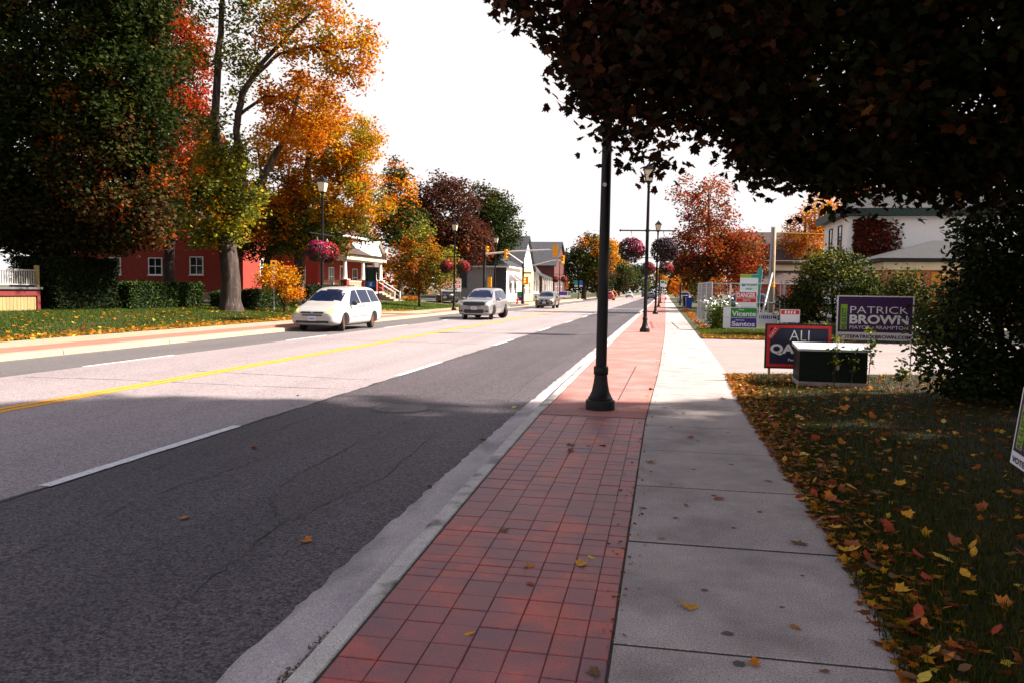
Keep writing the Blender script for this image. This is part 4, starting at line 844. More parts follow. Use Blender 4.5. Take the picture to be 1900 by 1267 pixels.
PBT = lambda: [('RE-ELECT', .066, .24, .125, .72, CORR_PURP, .02, True), ('PATRICK', .175, .60, .93, .76, W_, -.006), ('BROWN', .17, .36, .935, .57, W_, .035), ('MAYOR • BRAMPTON', .175, .245, .93, .325, W_, -.002), ('VOTEPATRICKBROWN.COM', .03, .035, .97, .115, CORR_PURP, .03)]
PBF = [(.018, .175, .982, .975, CORR_PURP), (.05, .225, .135, .80, CORR_LIME)]
sign('election_sign', 'purple and white election sign on steel rods beyond the transformer box', (3.77, 15.45, .2), R(-2), 1.30, .80, .68, CORR, PBF, PBT(), (-.49, .49), STEEL, .012)
sign('election_sign', 'purple and white election sign leaning at the right edge of the picture', (2.97, 6.86, .17), 0, 1.02, .66, .06, CORR, PBF, PBT(), (-.3, .3), STEEL, .006).rotation_euler = (R(-2), R(9), R(-84))
sa = sign('election_sign', 'navy election sign with red border standing behind the transformer box', (2.40, 15.0, .17), R(3), 1.18, .80, .19, CORR_BLACK, [(.03, .04, .97, .965, CORR_RED), (.075, .105, .925, .905, CORR_NAVY), (.5, .03, .98, .11, CORR_NAVY)],
     [('ALI', .36, .63, .65, .86, W_, -.012), ('QAMAR', .08, .30, .92, .55, W_, .045), ('Peel S', .35, .17, .5, .23, W_, .01)], (-.42, .40), WOOD, square=True)
mb = MB(); mb.add([(-.56, -.0125, .72), (-.47, -.0125, .72), (-.32, -.0125, .93), (-.41, -.0125, .96), (-.53, -.0125, .80)], [(0, 1, 2, 3, 4)]); mb.build('corner_band', CORR_RED, sa)
l_ = lettering('ELECT', -.1, -.02, .1, .025, 0, W_, sa); l_.rotation_euler = (0, R(-54), 0); l_.location = (-.45, -.0145, .83)
sign('election_sign', 'green and violet two-candidate election sign on the leafy verge', (3.02, 33, .15), R(-2), 1.32, .84, .14, CORR, [(.22, .52, .975, .965, CORR_GREEN), (.22, .045, .975, .49, CORR_VIOL), (.02, .503, .975, .51, CORR_VIOL)],
     [('Vicente', .25, .575, .95, .82, W_, .03), ('Paul', .45, .85, .60, .92, W_, .02), ('Santos', .25, .10, .93, .335, W_, .03), ('Rowena', .37, .365, .62, .43, W_, .02)], (-.4, .4), STEEL)
sign('election_sign', 'small white lawn sign with violet lettering right of the green sign', (3.95, 32, .15), R(4), .72, .46, .34, CORR, [(.06, .5, .10, .8, CORR_VIOL), (.88, .5, .93, .8, CORR_VIOL)], [('#7', .14, .5, .85, .80, CORR_VIOL, .02)], (-.2, .2), STEEL, .005)
sign('election_sign', 'small white lawn sign with a red top band', (4.47, 30, .15), R(6), .68, .46, .52, CORR, [(.03, .62, .97, .95, CORR_RED)], [('#4', .2, .66, .8, .9, W_, .03)], (-.2, .2), STEEL, .005)
sign('warning_sign', 'red and white danger sign wired to the mesh fence', (3.88, 39.7, .15), 0, .95, .72, .88, CORR, [(.02, .58, .98, .985, CORR_RED), (.02, .32, .98, .56, CORR_RED)], [('DANGER', .05, .62, .95, .95, W_, .04), ('DUE TO', .35, .38, .7, .50, W_, .02)], ())
sign('notice_sign', 'white notice board with teal heading above the danger sign', (4.05, 40.3, .15), 0, .85, 1.0, 1.45, CORR, [(.0, .84, .62, .99, CORR_LIME), (.62, .84, 1.0, .99, CORR_TEAL), (.1, .42, .28, .56, CORR_TEAL)], [('#9', .3, .45, .95, .57, CORR_TEAL, .01), ('#5', .3, .25, .7, .35, CORR_TEAL, 0)], (-.45, .45), STEEL, .02)
ff = thing('feather_flag', 'teal feather flag standing behind the danger sign', 'flag', (4.62, 42, .15), R(-3), 'election and notice signs')
mb = MB(); mb.prism([(-.25, .9), (.05, .75), (.22, 2.6), (.20, 2.95), (.02, 2.75), (-.12, 2.3)], -.008, .008); mb.build('cloth', CORR_TEAL, ff); mb = MB(); mb.tube([(.12, .02, -.2), (.14, .02, 1.2), (.22, .02, 2.6), (.17, .02, 2.98)], .016, 6); mb.build('rod', STEEL, ff)
sign('bus_stop_sign', 'yellow and white bus stop sign on a post by the golden shrub', (-20.7, 40, .3), R(20), .32, .30, 2.5, SIGYEL, [(.3, .3, .7, .7, CORR_BLACK)], (), (0,), STEEL, .03)
s2 = sign('street_sign', 'maroon street name sign on a thin post beside the porch stairs', (-16.9, 44.8, .13), R(12), .75, .16, 2.75, TRIM_RED, [], [('#7', .08, .25, .6, .75, W_, .02)], (.46,), BLACK, .03, up=.1)
mb = MB(); mb.box(.12, -.012, 2.78, .36, .012, 3.05); mb.build('plaque', CORR, s2)
sign('rental_sign', 'red and white lettered board across the road left of the silver vehicle', (-19.6, 72.5, .35), R(15), 1.9, 1.2, 1.1, CORR, [(.04, .62, .96, .82, CORR_RED), (.04, .30, .96, .50, CORR_RED)], [('#8', .1, .83, .9, .97, CORR_RED, .03), ('#10', .08, .65, .92, .79, W_, .03), ('#8', .1, .33, .9, .47, W_, .03), ('#6', .2, .1, .8, .24, CORR_BLACK, .02)], (-.45, .45), WOOD, square=True)
sign('campaign_sign', 'small green and violet sign on the corner grass beside the signal pole', (-16.1, 90, .2), R(5), .9, 1.1, .2, CORR, [(.08, .5, .92, .95, CORR_GREEN), (.08, .05, .92, .48, CORR_VIOL)], (), (-.4, .4), STEEL)
for k, (x, y, mt, lb) in enumerate(((-16.6, 138, CORR_NAVY, 'small dark lawn sign left of the far banner post'), (-16.4, 134, CORR_TEAL, 'small teal lawn sign left of the far banner post'), (-16.2, 130, CORR_VIOL, 'small violet lawn sign left of the far banner post'))):
    sign('campaign_sign', lb, (x, y, .2), R(10), 1.5, 1.0, .35, CORR, [(.05, .35, .95, .95, mt)], (), (-.4, .4), STEEL)
sign('park_sign', 'green and blue parking sign by the porch columns', (-22.6, 59.5, .5), R(10), .9, 1.9, .9, TRIM_GRN, [(.12, .18, .88, .42, CORR_BLUE)], [('#2', .42, .22, .6, .38, W_, .03)], (-.3, .3), BLACK, .04)
sp = thing('stop_sign', 'red stop sign on a post far across the road', 'sign', (-15.6, 160, .2), 0, 'election and notice signs'); mb = MB(); mb.prism([(.4*math.cos(R(22.5+45*k)), 2.5+.4*math.sin(R(22.5+45*k))) for k in range(8)], -.01, .01); mb.build('panel', CORR_RED, sp); mb = MB(); mb.tube([(0, .03, 0), (0, .03, 2.8)], .03, 6); mb.build('stake', STEEL, sp)
for k, (x, y, lb) in enumerate(((-.2, 100, 'white parking sign on a thin post past the third near lamp'), (.1, 108, 'second white parking sign further along the near sidewalk'))):
    sign('parking_sign', lb, (x, y, .13), 0, .5, .8, 2.2, CORR, [(.1, .5, .9, .9, CORR_GREEN)], (), (0,), STEEL, .03)

# transformer box
tr = thing('transformer_box', 'low dark green utility transformer box with its sunlit top painted pale, on the leafy grass', 'transformer', (2.80, 14.35, .16), R(-2))
mb = MB(); mb.box(-.54, -.43, -.1, .54, .43, .088); mb.build('plinth', CONC, tr)
mb = MB(); mb.prism([(-.53, .09), (.53, .09), (.53, .60), (-.53, .60)], -.42, .42); mb.build('cabinet', TRANSF, tr)
mb = MB(); mb.add([(-.56, -.46, .60), (.56, -.46, .60), (.56, .46, .64), (-.56, .46, .64), (-.56, -.46, .635), (.56, -.46, .635), (.56, .46, .69), (-.56, .46, .69)], [(0, 3, 2, 1), (4, 5, 6, 7), (0, 1, 5, 4), (1, 2, 6, 5), (2, 3, 7, 6), (3, 0, 4, 7)]); mb.build('lid', pm('transformer_sunlit_top', (.42, .44, .42), .5, var=.12, scale=5), tr)  # lid of the same green box, sunlight on it painted as a pale colour
mb = MB(); mb.box(-.004, -.4235, .1, .004, -.42, .6); mb.build('door_seam', PLASTIC, tr); mb = MB(); mb.box(.05, -.45, .3, .09, -.42, .42); mb.build('handle', STEEL, tr)
for k in range(6):
    mb = MB(); mb.box(-.535, -.3+.1*k, .2, -.53, -.25+.1*k, .5); mb.build('louvre', PLASTIC, tr)

# temporary fence
def fence_panel(label, x0, y0, x1, y1, z=.15, h=2.0):
    ln = math.hypot(x1-x0, y1-y0); o = thing('mesh_fence', label, 'fence', (x0, y0, z), math.atan2(y1-y0, x1-x0), 'temporary mesh fence panels')
    mb = MB()
    for a, b_ in (((0, 0, 0), (0, 0, h)), ((ln, 0, 0), (ln, 0, h)), ((0, 0, h), (ln, 0, h)), ((0, 0, .15), (ln, 0, .15)), ((0, 0, h*.55), (ln, 0, h*.55))): mb.tube([a, b_], .024, 6)
    mb.build('frame', STEEL, o); mb = MB(); n = int(ln/.11)
    for k in range(1, n): mb.box(k*ln/n-.0035, -.003, .15, k*ln/n+.0035, .003, h)
    for k in range(1, 8): mb.box(0, -.003, .15+k*.23, ln, .003, .157+k*.23)
    tag(mb.build('wire_mesh', STEEL, o), kind='stuff'); mb = MB(); mb.box(-.25, -.1, -.02, .25, .1, .06); mb.build('foot', CONC, o)
fence_panel('mesh fence panel nearest the white flowers by the sidewalk', 2.02, 35.2, 1.93, 38.0); fence_panel('middle mesh fence panel along the sidewalk', 1.93, 38.05, 1.84, 40.9); fence_panel('furthest mesh fence panel along the sidewalk', 1.84, 40.95, 1.78, 43.6)
fence_panel('mesh fence panel behind the white flowers', 2.05, 41.0, 3.2, 40.8); fence_panel('mesh fence panel carrying the danger sign', 3.2, 40.1, 5.6, 40.0); fence_panel('mesh fence panel right of the teal flag', 5.65, 40.0, 8.1, 39.9)
fp = thing('fence_post', 'pair of bare steel fence posts standing behind the small white lawn signs', 'post', (4.35, 31.2, .14)); 
for s in (-.07, .09): mb = MB(); mb.tube([(s, 0, -.1), (s, 0, 2.05)], .03, 8); mb.build('post', STEEL, fp)
up_ = thing('utility_pole', 'weathered wooden utility pole with metal conduit behind the fence', 'utility pole', (7.65, 60, .14)); mb = MB(); mb.tube([(0, 0, 0), (0, 0, 3), (.02, 0, 6.3)], [.16, .15, .12], 12); mb.build('pole', POLEWOOD, up_, smooth='all')
mb = MB(); mb.tube([(-.24, -.05, 0), (-.2, -.05, 3), (-.14, -.05, 6.3)], .085, 8); mb.build('conduit', STEEL, up_); mb = MB(); mb.tube([(0, -.02, 2.0), (0, -.02, 2.35)], .175, 12); mb.build('reflector_band', SIGYEL, up_)
mb = MB(); mb.tube([(-.05, -.1, 3.0), (-.9, -2, -.1)], .07, 8); mb.build('guy_guard', PALEMETAL, up_); mb = MB(); mb.tube([(0, 0, 5.9), (6, .5, 5.8)], .014, 4); mb.build('cable', pm('cable_yellow', (.5, .42, .1), .6), up_)
# planks beside the signs
for k, (x, y, rz, ln, tl, lb) in enumerate(((4.15, 29.6, 12, 1.1, 5, 'brown timber offcut lying flat among the verge signs'), (4.3, 29.9, -25, 1.3, 14, 'brown timber offcut propped at a slant among the verge signs'), (4.6, 29.4, 60, .8, 3, 'short brown timber offcut beside the red-topped lawn sign'))):
    mb = MB(); mb.box(-ln/2, -.09, 0, ln/2, .09, .05, .01); o = tag(mb.build('timber', pm('old_timber', (.22, .09, .035), .9, var=.35, scale=8, stretch=(.2, 1, 1))), lb, 'timber', 'timber offcuts on the verge'); o.location = (x, y, .2+.06*k); o.rotation_euler = (0, R(tl), R(rz))
def bin_(name, label, loc, mat, h=1.0):
    o = thing(name, label, 'bin', loc, .1, 'wheeled bins by the sidewalk'); mb = MB(); a, b_ = .24, .3
    mb.add([(-a, -a, .05), (a, -a, .05), (a, a, .05), (-a, a, .05), (-b_, -b_, h), (b_, -b_, h), (b_, b_, h), (-b_, b_, h)], [(0, 3, 2, 1), (4, 5, 6, 7), (0, 1, 5, 4), (1, 2, 6, 5), (2, 3, 7, 6), (3, 0, 4, 7)]); mb.build('body', mat, o)
    mb = MB(); mb.box(-b_-.02, -b_-.04, h, b_+.02, b_+.02, h+.07, .03); mb.build('lid', mat, o)
    for s in (-1, 1): mb = MB(); mb.tube([(s*.2, .28, .1), (s*.26, .28, .1)], .1, 10); mb.build('wheel', RUBBER, o)
bin_('recycling_bin', 'blue recycling bin beside the red tree trunk', (2.35, 78, .14), BINBLUE); bin_('waste_bin', 'black waste bin beside the blue recycling bin', (2.25, 86, .14), PLASTIC, 1.1)

# ================================================================== BUILDINGS
def add_window(root, face, base, a0, a1, z0, z1, frame=None, bars=(1, 1), arch=False, pane=None, sill=True):
    """face: 'S' plane y=base facing -Y, 'E' plane x=base facing +X, 'W' facing -X; a along the wall (local coords)"""
    fr = frame or WHITE; t_ = .07
    def P(u, d, z): return (u, base-d, z) if face == 'S' else (base+d, u, z) if face == 'E' else (base-d, u, z)
    def bx(mb, u0, u1, d0, d1, q0, q1):
        A = P(u0, d0, q0); B_ = P(u1, d1, q1); mb.box(min(A[0], B_[0]), min(A[1], B_[1]), q0, max(A[0], B_[0]), max(A[1], B_[1]), q1)
    mb = MB(); bx(mb, a0, a1, 0, .06, z0, z0+t_); bx(mb, a0, a1, 0, .06, z1-t_, z1); bx(mb, a0, a0+t_, 0, .06, z0+t_, z1-t_); bx(mb, a1-t_, a1, 0, .06, z0+t_, z1-t_)
    for k in range(1, bars[0]+1): u = a0+(a1-a0)*k/(bars[0]+1); bx(mb, u-.02, u+.02, .01, .045, z0+t_, z1-t_)
    for k in range(1, bars[1]+1): q = z0+(z1-z0)*k/(bars[1]+1); bx(mb, a0+t_, a1-t_, .012, .05, q-.025, q+.025)
    wn = mb.build('window', fr, root)
    mb = MB(); bx(mb, a0+t_*.5, a1-t_*.5, .003, .018, z0+t_*.5, z1-t_*.5); mb.build('pane', pane or WGLASS, wn)
    if sill: mb = MB(); bx(mb, a0-.06, a1+.06, 0, .12, z0-.07, z0-.002); mb.build('sill', fr if fr is not TRIM_GRN else WHITE, wn)
def box_part(root, name, mat, *b, bev=0): mb = MB(); mb.box(*b, bev=bev); return mb.build(name, mat, root)
def gable(root, x0, x1, y0, y1, ze, zr, mat, ridge='Y', over=.35, th=.14, wallmat=None):
    mb = MB(); sl_ = (zr-ze)
    if ridge == 'Y':
        xm = (x0+x1)/2; k = sl_/(xm-x0); a0, a1 = x0-over, x1+over; z_ = ze-over*k
        mb.add([(a0, y0-over, z_), (xm, y0-over, zr), (a1, y0-over, z_), (a0, y1+over, z_), (xm, y1+over, zr), (a1, y1+over, z_)] + [(a0, y0-over, z_+th), (xm, y0-over, zr+th), (a1, y0-over, z_+th), (a0, y1+over, z_+th), (xm, y1+over, zr+th), (a1, y1+over, z_+th)],
               [(6, 9, 10, 7), (7, 10, 11, 8), (0, 1, 4, 3), (1, 2, 5, 4), (0, 6, 7, 1), (1, 7, 8, 2), (3, 4, 10, 9), (4, 5, 11, 10), (0, 3, 9, 6), (2, 8, 11, 5)])
        g_ = MB(); g_.prism([(x0+.02, ze-.01), (x1-.02, ze-.01), (xm, zr-.03)], y0+.01, y1-.01)
    else:
        ym = (y0+y1)/2; k = sl_/(ym-y0); a0, a1 = y0-over, y1+over; z_ = ze-over*k
        v = [(x0-over, a0, z_), (x0-over, ym, zr), (x0-over, a1, z_), (x1+over, a0, z_), (x1+over, ym, zr), (x1+over, a1, z_)]; v += [(a, b_, c+th) for a, b_, c in v]
        mb.add(v, [(6, 9, 10, 7), (7, 10, 11, 8), (0, 1, 4, 3), (1, 2, 5, 4), (0, 6, 7, 1), (1, 7, 8, 2), (3, 4, 10, 9), (4, 5, 11, 10), (0, 3, 9, 6), (2, 8, 11, 5)])
        g_ = MB(); g_.add([(x0+.01, y0+.02, ze-.01), (x0+.01, y1-.02, ze-.01), (x0+.01, ym, zr-.03), (x1-.01, y0+.02, ze-.01), (x1-.01, y1-.02, ze-.01), (x1-.01, ym, zr-.03)], [(0, 1, 2), (3, 5, 4), (0, 3, 4, 1), (1, 4, 5, 2), (2, 5, 3, 0)])
    if wallmat: g_.build('gable_wall', wallmat, root)
    return mb.build('roof', mat, root)
def hip(root, x0, x1, y0, y1, ze, zr, mat, over=.5, inset=None, th=.18, fascia=None):
    ins = inset if inset is not None else min(x1-x0, y1-y0)/2+over-.3; a0, a1, b0, b1 = x0-over, x1+over, y0-over, y1+over
    long_y = (b1-b0) >= (a1-a0); xm, ym = (a0+a1)/2, (b0+b1)/2
    if long_y: r0, r1 = (xm, b0+ins), (xm, b1-ins)
    else: r0, r1 = (a0+ins, ym), (a1-ins, ym)
    v = [(a0, b0, ze), (a1, b0, ze), (a1, b1, ze), (a0, b1, ze), (*r0, zr), (*r1, zr)]
    f = [(0, 1, 4), (1, 2, 5, 4), (2, 3, 5), (3, 0, 4, 5)] if long_y else [(0, 1, 5, 4), (1, 2, 5), (2, 3, 4, 5), (3, 0, 4)]
    mb = MB(); mb.add(v, f); rf = mb.build('roof', mat, root)
    mb = MB(); mb.box(a0+.02, b0+.02, ze-th, a1-.02, b1-.02, ze-.004); mb.build('eaves', fascia or WHITE, root); return rf

# deck house at the far edge of the left lawn
dk = thing('porch_deck', 'raised porch deck with ochre skirting, red beam and pale railing', 'deck', (-27.3, 24.5, .58))
box_part(dk, 'beam', TRIM_RED, -1.8, -6, .60, 1.80, 4.5, .86); box_part(dk, 'deck_floor', pm('deck_grey', (.10, .10, .11), .8), -1.8, -6, .862, 1.9, 4.55, .95)
for k in range(58):
    y_ = -6+k*.18; box_part(dk, 'skirting_board', SIDING, 1.70, y_, -.1, 1.73, y_+.165, .60)
for y_ in (-6, -1, 1.9, 4.35): box_part(dk, 'post', TRIM_RED, 1.735, y_, -.1, 1.80, y_+.16, .598)
box_part(dk, 'rail', GREYWOOD, 1.72, -6, 1.60, 1.80, 4.3, 1.67); box_part(dk, 'rail', GREYWOOD, 1.73, -6, 1.03, 1.79, 4.3, 1.08)
for k in range(84): y_ = -5.95+k*.122; box_part(dk, 'baluster', GREYWOOD, 1.745, y_, 1.08, 1.775, y_+.05, 1.60)
box_part(dk, 'newel_post', SIDING, 1.70, 4.3, .95, 1.84, 4.44, 1.85)
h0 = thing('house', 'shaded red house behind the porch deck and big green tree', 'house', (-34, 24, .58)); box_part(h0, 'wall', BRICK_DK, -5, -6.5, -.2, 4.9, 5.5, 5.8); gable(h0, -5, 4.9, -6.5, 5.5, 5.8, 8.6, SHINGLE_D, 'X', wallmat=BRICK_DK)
for a in (-4, .5): add_window(h0, 'E', 4.9, a, a+1.2, 1.8, 3.4)

b1 = thing('brick_house', 'red brick building with white sash windows behind the clipped hedge', 'house', (-38, 61, .6))
box_part(b1, 'wall', BRICK_RED, -8, -5, .58, 6.5, 6, 6.0); box_part(b1, 'foundation', CONC_L, -8.05, -5.06, -.3, 6.55, 6.05, .58); hip(b1, -8, 6.5, -5, 6, 6.1, 8.6, SHINGLE_B)
for (a, c, z0, z1) in ((-4.95, -3.9, 1.85, 3.2), (-1.5, -.3, 1.85, 3.2), (2.05, 3.2, 1.9, 3.3), (-4.95, -3.9, 4.2, 5.5), (-1.5, -.3, 4.2, 5.5), (2.05, 3.2, 4.2, 5.5)): add_window(b1, 'S', -5, a, c, z0, z1)
for (a, c) in ((-2.5, -1.4), (2, 3.1)): add_window(b1, 'E', 6.5, a, c, 1.9, 3.3)
b2 = thing('porch_house', 'red brick house with white columned porch, pediment and stairs', 'house', (-30.5, 66.5, .6))
box_part(b2, 'wall', BRICK_RED, -6.5, -5, -.2, 2.6, 5, 5.6); hip(b2, -6.5, 2.6, -5, 5, 5.7, 8.4, SHINGLE_B)
add_window(b2, 'S', -5, .55, 1.5, 1.2, 2.8); add_window(b2, 'S', -5, -3.2, -2.2, 1.2, 2.8); add_window(b2, 'E', 2.6, -3.0, -1.9, 1.2, 2.8); add_window(b2, 'E', 2.6, 2.3, 3.4, 1.2, 2.8)
box_part(b2, 'porch_floor', GREYWOOD, 2.62, -4.6, .55, 4.9, 4.6, .75); box_part(b2, 'porch_base', BRICK_DK, 2.62, -4.5, -.3, 4.8, 4.5, .548); box_part(b2, 'porch_beam', CREAM, 2.62, -4.7, 3.42, 5.0, 4.7, 3.85)
dr = box_part(b2, 'door', TRIM_RED, 2.61, -.4, .75, 2.68, .6, 2.85); box_part(b2, 'door_frame', WHITE, 2.605, -.55, .75, 2.65, .75, 3.0); mb = MB(); mb.lathe([(.0, -.05), (.05, 0), (.0, .05)], 8, (2.73, .45, 1.75)); mb.build('handle', CHROME, dr)
for y_ in (-4.2, -.2, 2.7, 4.2):
    box_part(b2, 'pier', BRICK_RED, 4.32, y_-.28, .752, 4.88, y_+.28, 1.70); box_part(b2, 'pier_cap', CREAM, 4.26, y_-.34, 1.702, 4.94, y_+.34, 1.80)
    mb = MB(); mb.lathe([(.20, 1.80), (.18, 1.9), (.17, 2.2), (.13, 3.3), (.17, 3.34), (.17, 3.42)], 14, (4.6, y_, 0)); mb.build('column', WHITE, b2, smooth=True)
for (y0_, y1_) in ((-3.9, -.5), (.1, 2.4)):
    box_part(b2, 'rail', CREAM, 4.56, y0_, 1.58, 4.64, y1_, 1.66); n_ = int((y1_-y0_)/.16)
    for k in range(n_): box_part(b2, 'baluster', CREAM, 4.58, y0_+k*.16, .76, 4.62, y0_+k*.16+.05, 1.58)
for k in range(16): box_part(b2, 'baluster', CREAM, 2.8+k*.095, -4.45, .76, 2.84+k*.095, -4.40, 1.58)
box_part(b2, 'rail', CREAM, 2.7, -4.47, 1.58, 4.3, -4.38, 1.66)
mb = MB(); mb.add([(2.6, -4.95, 3.86), (5.25, -4.95, 3.86), (5.25, 4.95, 3.86), (2.6, 4.95, 3.86), (2.6, -4.3, 4.9), (2.6, 4.3, 4.9)], [(0, 1, 4), (1, 2, 5, 4), (2, 3, 5)]); mb.build('porch_roof', SHINGLE_B, b2)
mb = MB(); mb.add([(5.0, .9, 3.9), (5.0, 3.7, 3.9), (5.0, 2.3, 5.05), (2.8, .9, 3.9), (2.8, 3.7, 3.9), (2.8, 2.3, 5.05)], [(0, 1, 2), (0, 2, 5, 3), (1, 4, 5, 2)]); mb.build('pediment', WHITE, b2)
mb = MB(); mb.add([(5.3, .6, 3.88), (5.3, 2.3, 5.25), (5.3, 4.0, 3.88), (2.7, .6, 3.88), (2.7, 2.3, 5.25), (2.7, 4.0, 3.88)], [(0, 1, 4, 3), (1, 2, 5, 4)]); mb.build('pediment_roof', WHITE, b2)
for k in range(4): box_part(b2, 'step', CONC_L, 4.9+k*.35, 3.0, -.2, 5.25+k*.35, 4.4, .62-k*.17)
for y_ in (2.95, 4.45):
    mb = MB(); mb.tube([(4.7, y_, 1.72), (6.4, y_, .72)], .045, 6); mb.tube([(4.7, y_, 1.32), (6.4, y_, .34)], .03, 6); mb.build('handrail', WHITE, b2); box_part(b2, 'rail_post', WHITE, 6.36, y_-.05, -.3, 6.46, y_+.05, .80)
# cottages beyond the side street
c1 = thing('cottage', 'white stuccoed cottage, shaded walls painted grey, with dark shutters and grey awnings at the corner', 'house', (-21.5, 98, .25))
box_part(c1, 'wall', STUCCO_SHADE, -4.5, -6.2, -.3, 3.2, 3.5, 4.1); box_part(c1, 'front_wall', STUCCO_W, 3.202, -6.0, -.3, 3.3, 3.4, 4.1); hip(c1, -4.5, 3.3, -6.2, 3.5, 4.2, 6.6, SHINGLE_G)  # walls away from the sun painted grey, sunward front left white
box_part(c1, 'corner_board', TRIM_DK, 2.0, -6.26, -.3, 3.36, -6.204, 4.1); add_window(c1, 'S', -6.2, -2.6, -1.4, 1.7, 3.6, TRIM_DK, (0, 0), pane=TRIM_DK); add_window(c1, 'S', -6.2, -4.4, -3.4, .4, 2.4, TRIM_DK, (0, 0))
for a in (-4.2, -1.0):
    add_window(c1, 'E', 3.3, a, a+1.6, .9, 2.3); mb = MB(); mb.add([(3.32, a-.2, 3.3), (3.32, a+1.8, 3.3), (4.5, a+1.8, 2.4), (4.5, a-.2, 2.4)], [(0, 1, 2, 3), (0, 3, 2, 1)]); mb.add([(3.32, a-.2, 3.3), (4.5, a-.2, 2.4), (3.32, a-.2, 2.5)], [(0, 1, 2)]); mb.build('awning', pm('awning_grey', (.32, .30, .31), .8), c1, fix=False)
box_part(c1, 'door', WHITE, 3.302, 1.6, -.2, 3.36, 2.6, 2.1)
c2 = thing('cottage', 'pale yellow house with steep dark roof behind the corner cottage', 'house', (-23, 108, .25)); box_part(c2, 'wall', STUCCO_Y, -4.5, -6, -.3, 4.6, 5, 4.3); gable(c2, -4.5, 4.6, -6, 5, 4.3, 8.6, SHINGLE_D, 'X', wallmat=STUCCO_W); add_window(c2, 'E', 4.6, -3.5, -1.8, .8, 2.6); add_window(c2, 'E', 4.6, 1, 2.4, .8, 2.6)
mb = MB(); mb.tube([(1.5, 0, 8.3), (1.5, 0, 11.2)], .16, 8); mb.build('flue', STEEL, c2)
c3 = thing('cottage', 'white house with glazed veranda and dark gabled roof', 'house', (-24, 121, .25)); box_part(c3, 'wall', STUCCO_W, -4, -5.6, -.3, 4.4, 5, 4.4); gable(c3, -4, 4.4, -5.6, 5, 4.4, 9.4, SHINGLE_D, 'Y', wallmat=STUCCO_W); box_part(c3, 'veranda', WHITE, 4.42, -5, -.3, 6.6, 5, .9)
mb = MB(); mb.add([(4.3, -5.4, 4.3), (4.3, 5.4, 4.3), (7.0, 5.4, 3.2), (7.0, -5.4, 3.2)], [(0, 1, 2, 3)]); mb.build('veranda_roof', SHINGLE_G, c3)
for k in range(6): box_part(c3, 'veranda_post', WHITE, 6.4, -4.9+k*1.94, .902, 6.58, -4.72+k*1.94, 3.3)
for k in range(3): add_window(c3, 'E', 4.4, -4+k*3, -2.8+k*3, 1.2, 2.9)
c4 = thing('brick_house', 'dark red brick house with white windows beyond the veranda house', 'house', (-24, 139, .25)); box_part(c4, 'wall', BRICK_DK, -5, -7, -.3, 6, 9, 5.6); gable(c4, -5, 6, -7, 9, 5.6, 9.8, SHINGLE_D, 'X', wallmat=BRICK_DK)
for k in range(4): add_window(c4, 'E', 6, -5.5+k*3.6, -4+k*3.6, 1.0, 3.2)
add_window(c4, 'S', -7, 2, 3.6, 1, 3)
# right side
wh = thing('house', 'white two-storey house with green eaves and red creeper on its wall', 'house', (14.5, 56, .15))
box_part(wh, 'wall', STUCCO_W, -3.6, -4, -.2, 5.5, 3.2, 6.3); hip(wh, -3.6, 5.5, -4, 3.2, 6.75, 8.9, SHINGLE_G, .55, fascia=TRIM_GRN, th=.45)
add_window(wh, 'W', -3.6, -2.6, -1.5, 3.9, 5.9, TRIM_GRN, (0, 1)); add_window(wh, 'W', -3.6, .3, 1.3, 3.9, 5.9, TRIM_GRN, (0, 1)); add_window(wh, 'S', -4, -3.2, -2.4, 3.9, 5.9, TRIM_GRN, (0, 1))
g_ = np.random.default_rng(11); n = 5200; x_ = g_.beta(1.4, 2.0, n)*3.0-3.3; z_ = g_.uniform(.4, 6.2, n)-np.abs(x_+2.4)*.5*g_.uniform(0, 1, n); P = np.stack([x_, -4.03-np.abs(g_.normal(size=n))*.10, z_], 1)
iv = thing('creeper', 'dark red creeper climbing the white house wall', 'creeper', (14.5, 56, .15)); V, F, C = leaf_arrays(P, .17, LOBED_S, pick([((.10, .018, .012), 4), ((.17, .028, .012), 2), ((.05, .02, .01), 2)], n, g_, .3), .9, 4); npmesh('foliage', V, F, LEAF_DARK, iv, C)
mb = MB(); mb.tube([(-2.6, -4.03, 0), (-2.4, -4.04, 2), (-2.7, -4.03, 4), (-2.2, -4.03, 6)], [.05, .04, .03, .01], 5); mb.build('stem', BARK_DARK, iv)
ex_ = thing('annex', 'low brick annex with boarded orange windows in front of the white house', 'building', (15.4, 46.5, .15)); box_part(ex_, 'wall', BRICK_OR, -4.1, -2, -.2, 6, 5.2, 2.85); box_part(ex_, 'fascia', CREAM, -4.25, -2.15, 2.852, 6.1, 5.2, 3.25); hip(ex_, -4.1, 6, -2, 5.2, 3.45, 4.6, SHINGLE_G, .45, fascia=SHINGLE_G)
for (a, c) in ((-3.7, -2.45), (-1.9, -.5), (.5, 2.0), (2.6, 4.0)):
    pn = box_part(ex_, 'boarded_window', PLY, a, -2.05, .9, c, -2.003, 2.75)
    for k in (1, 2): box_part(pn, 'batten', TRIM_RED, a+(c-a)*k/3-.02, -2.075, .9, a+(c-a)*k/3+.02, -2.052, 2.75)
    box_part(pn, 'batten', TRIM_RED, a, -2.072, 1.75, c, -2.053, 1.79)
box_part(ex_, 'low_wall', WHITE, -4.0, -2.6, -.1, 1.2, -2.3, .75); box_part(ex_, 'yellow_rail', SIGYEL, -3.4, -2.66, .8, -1.6, -2.4, .95)
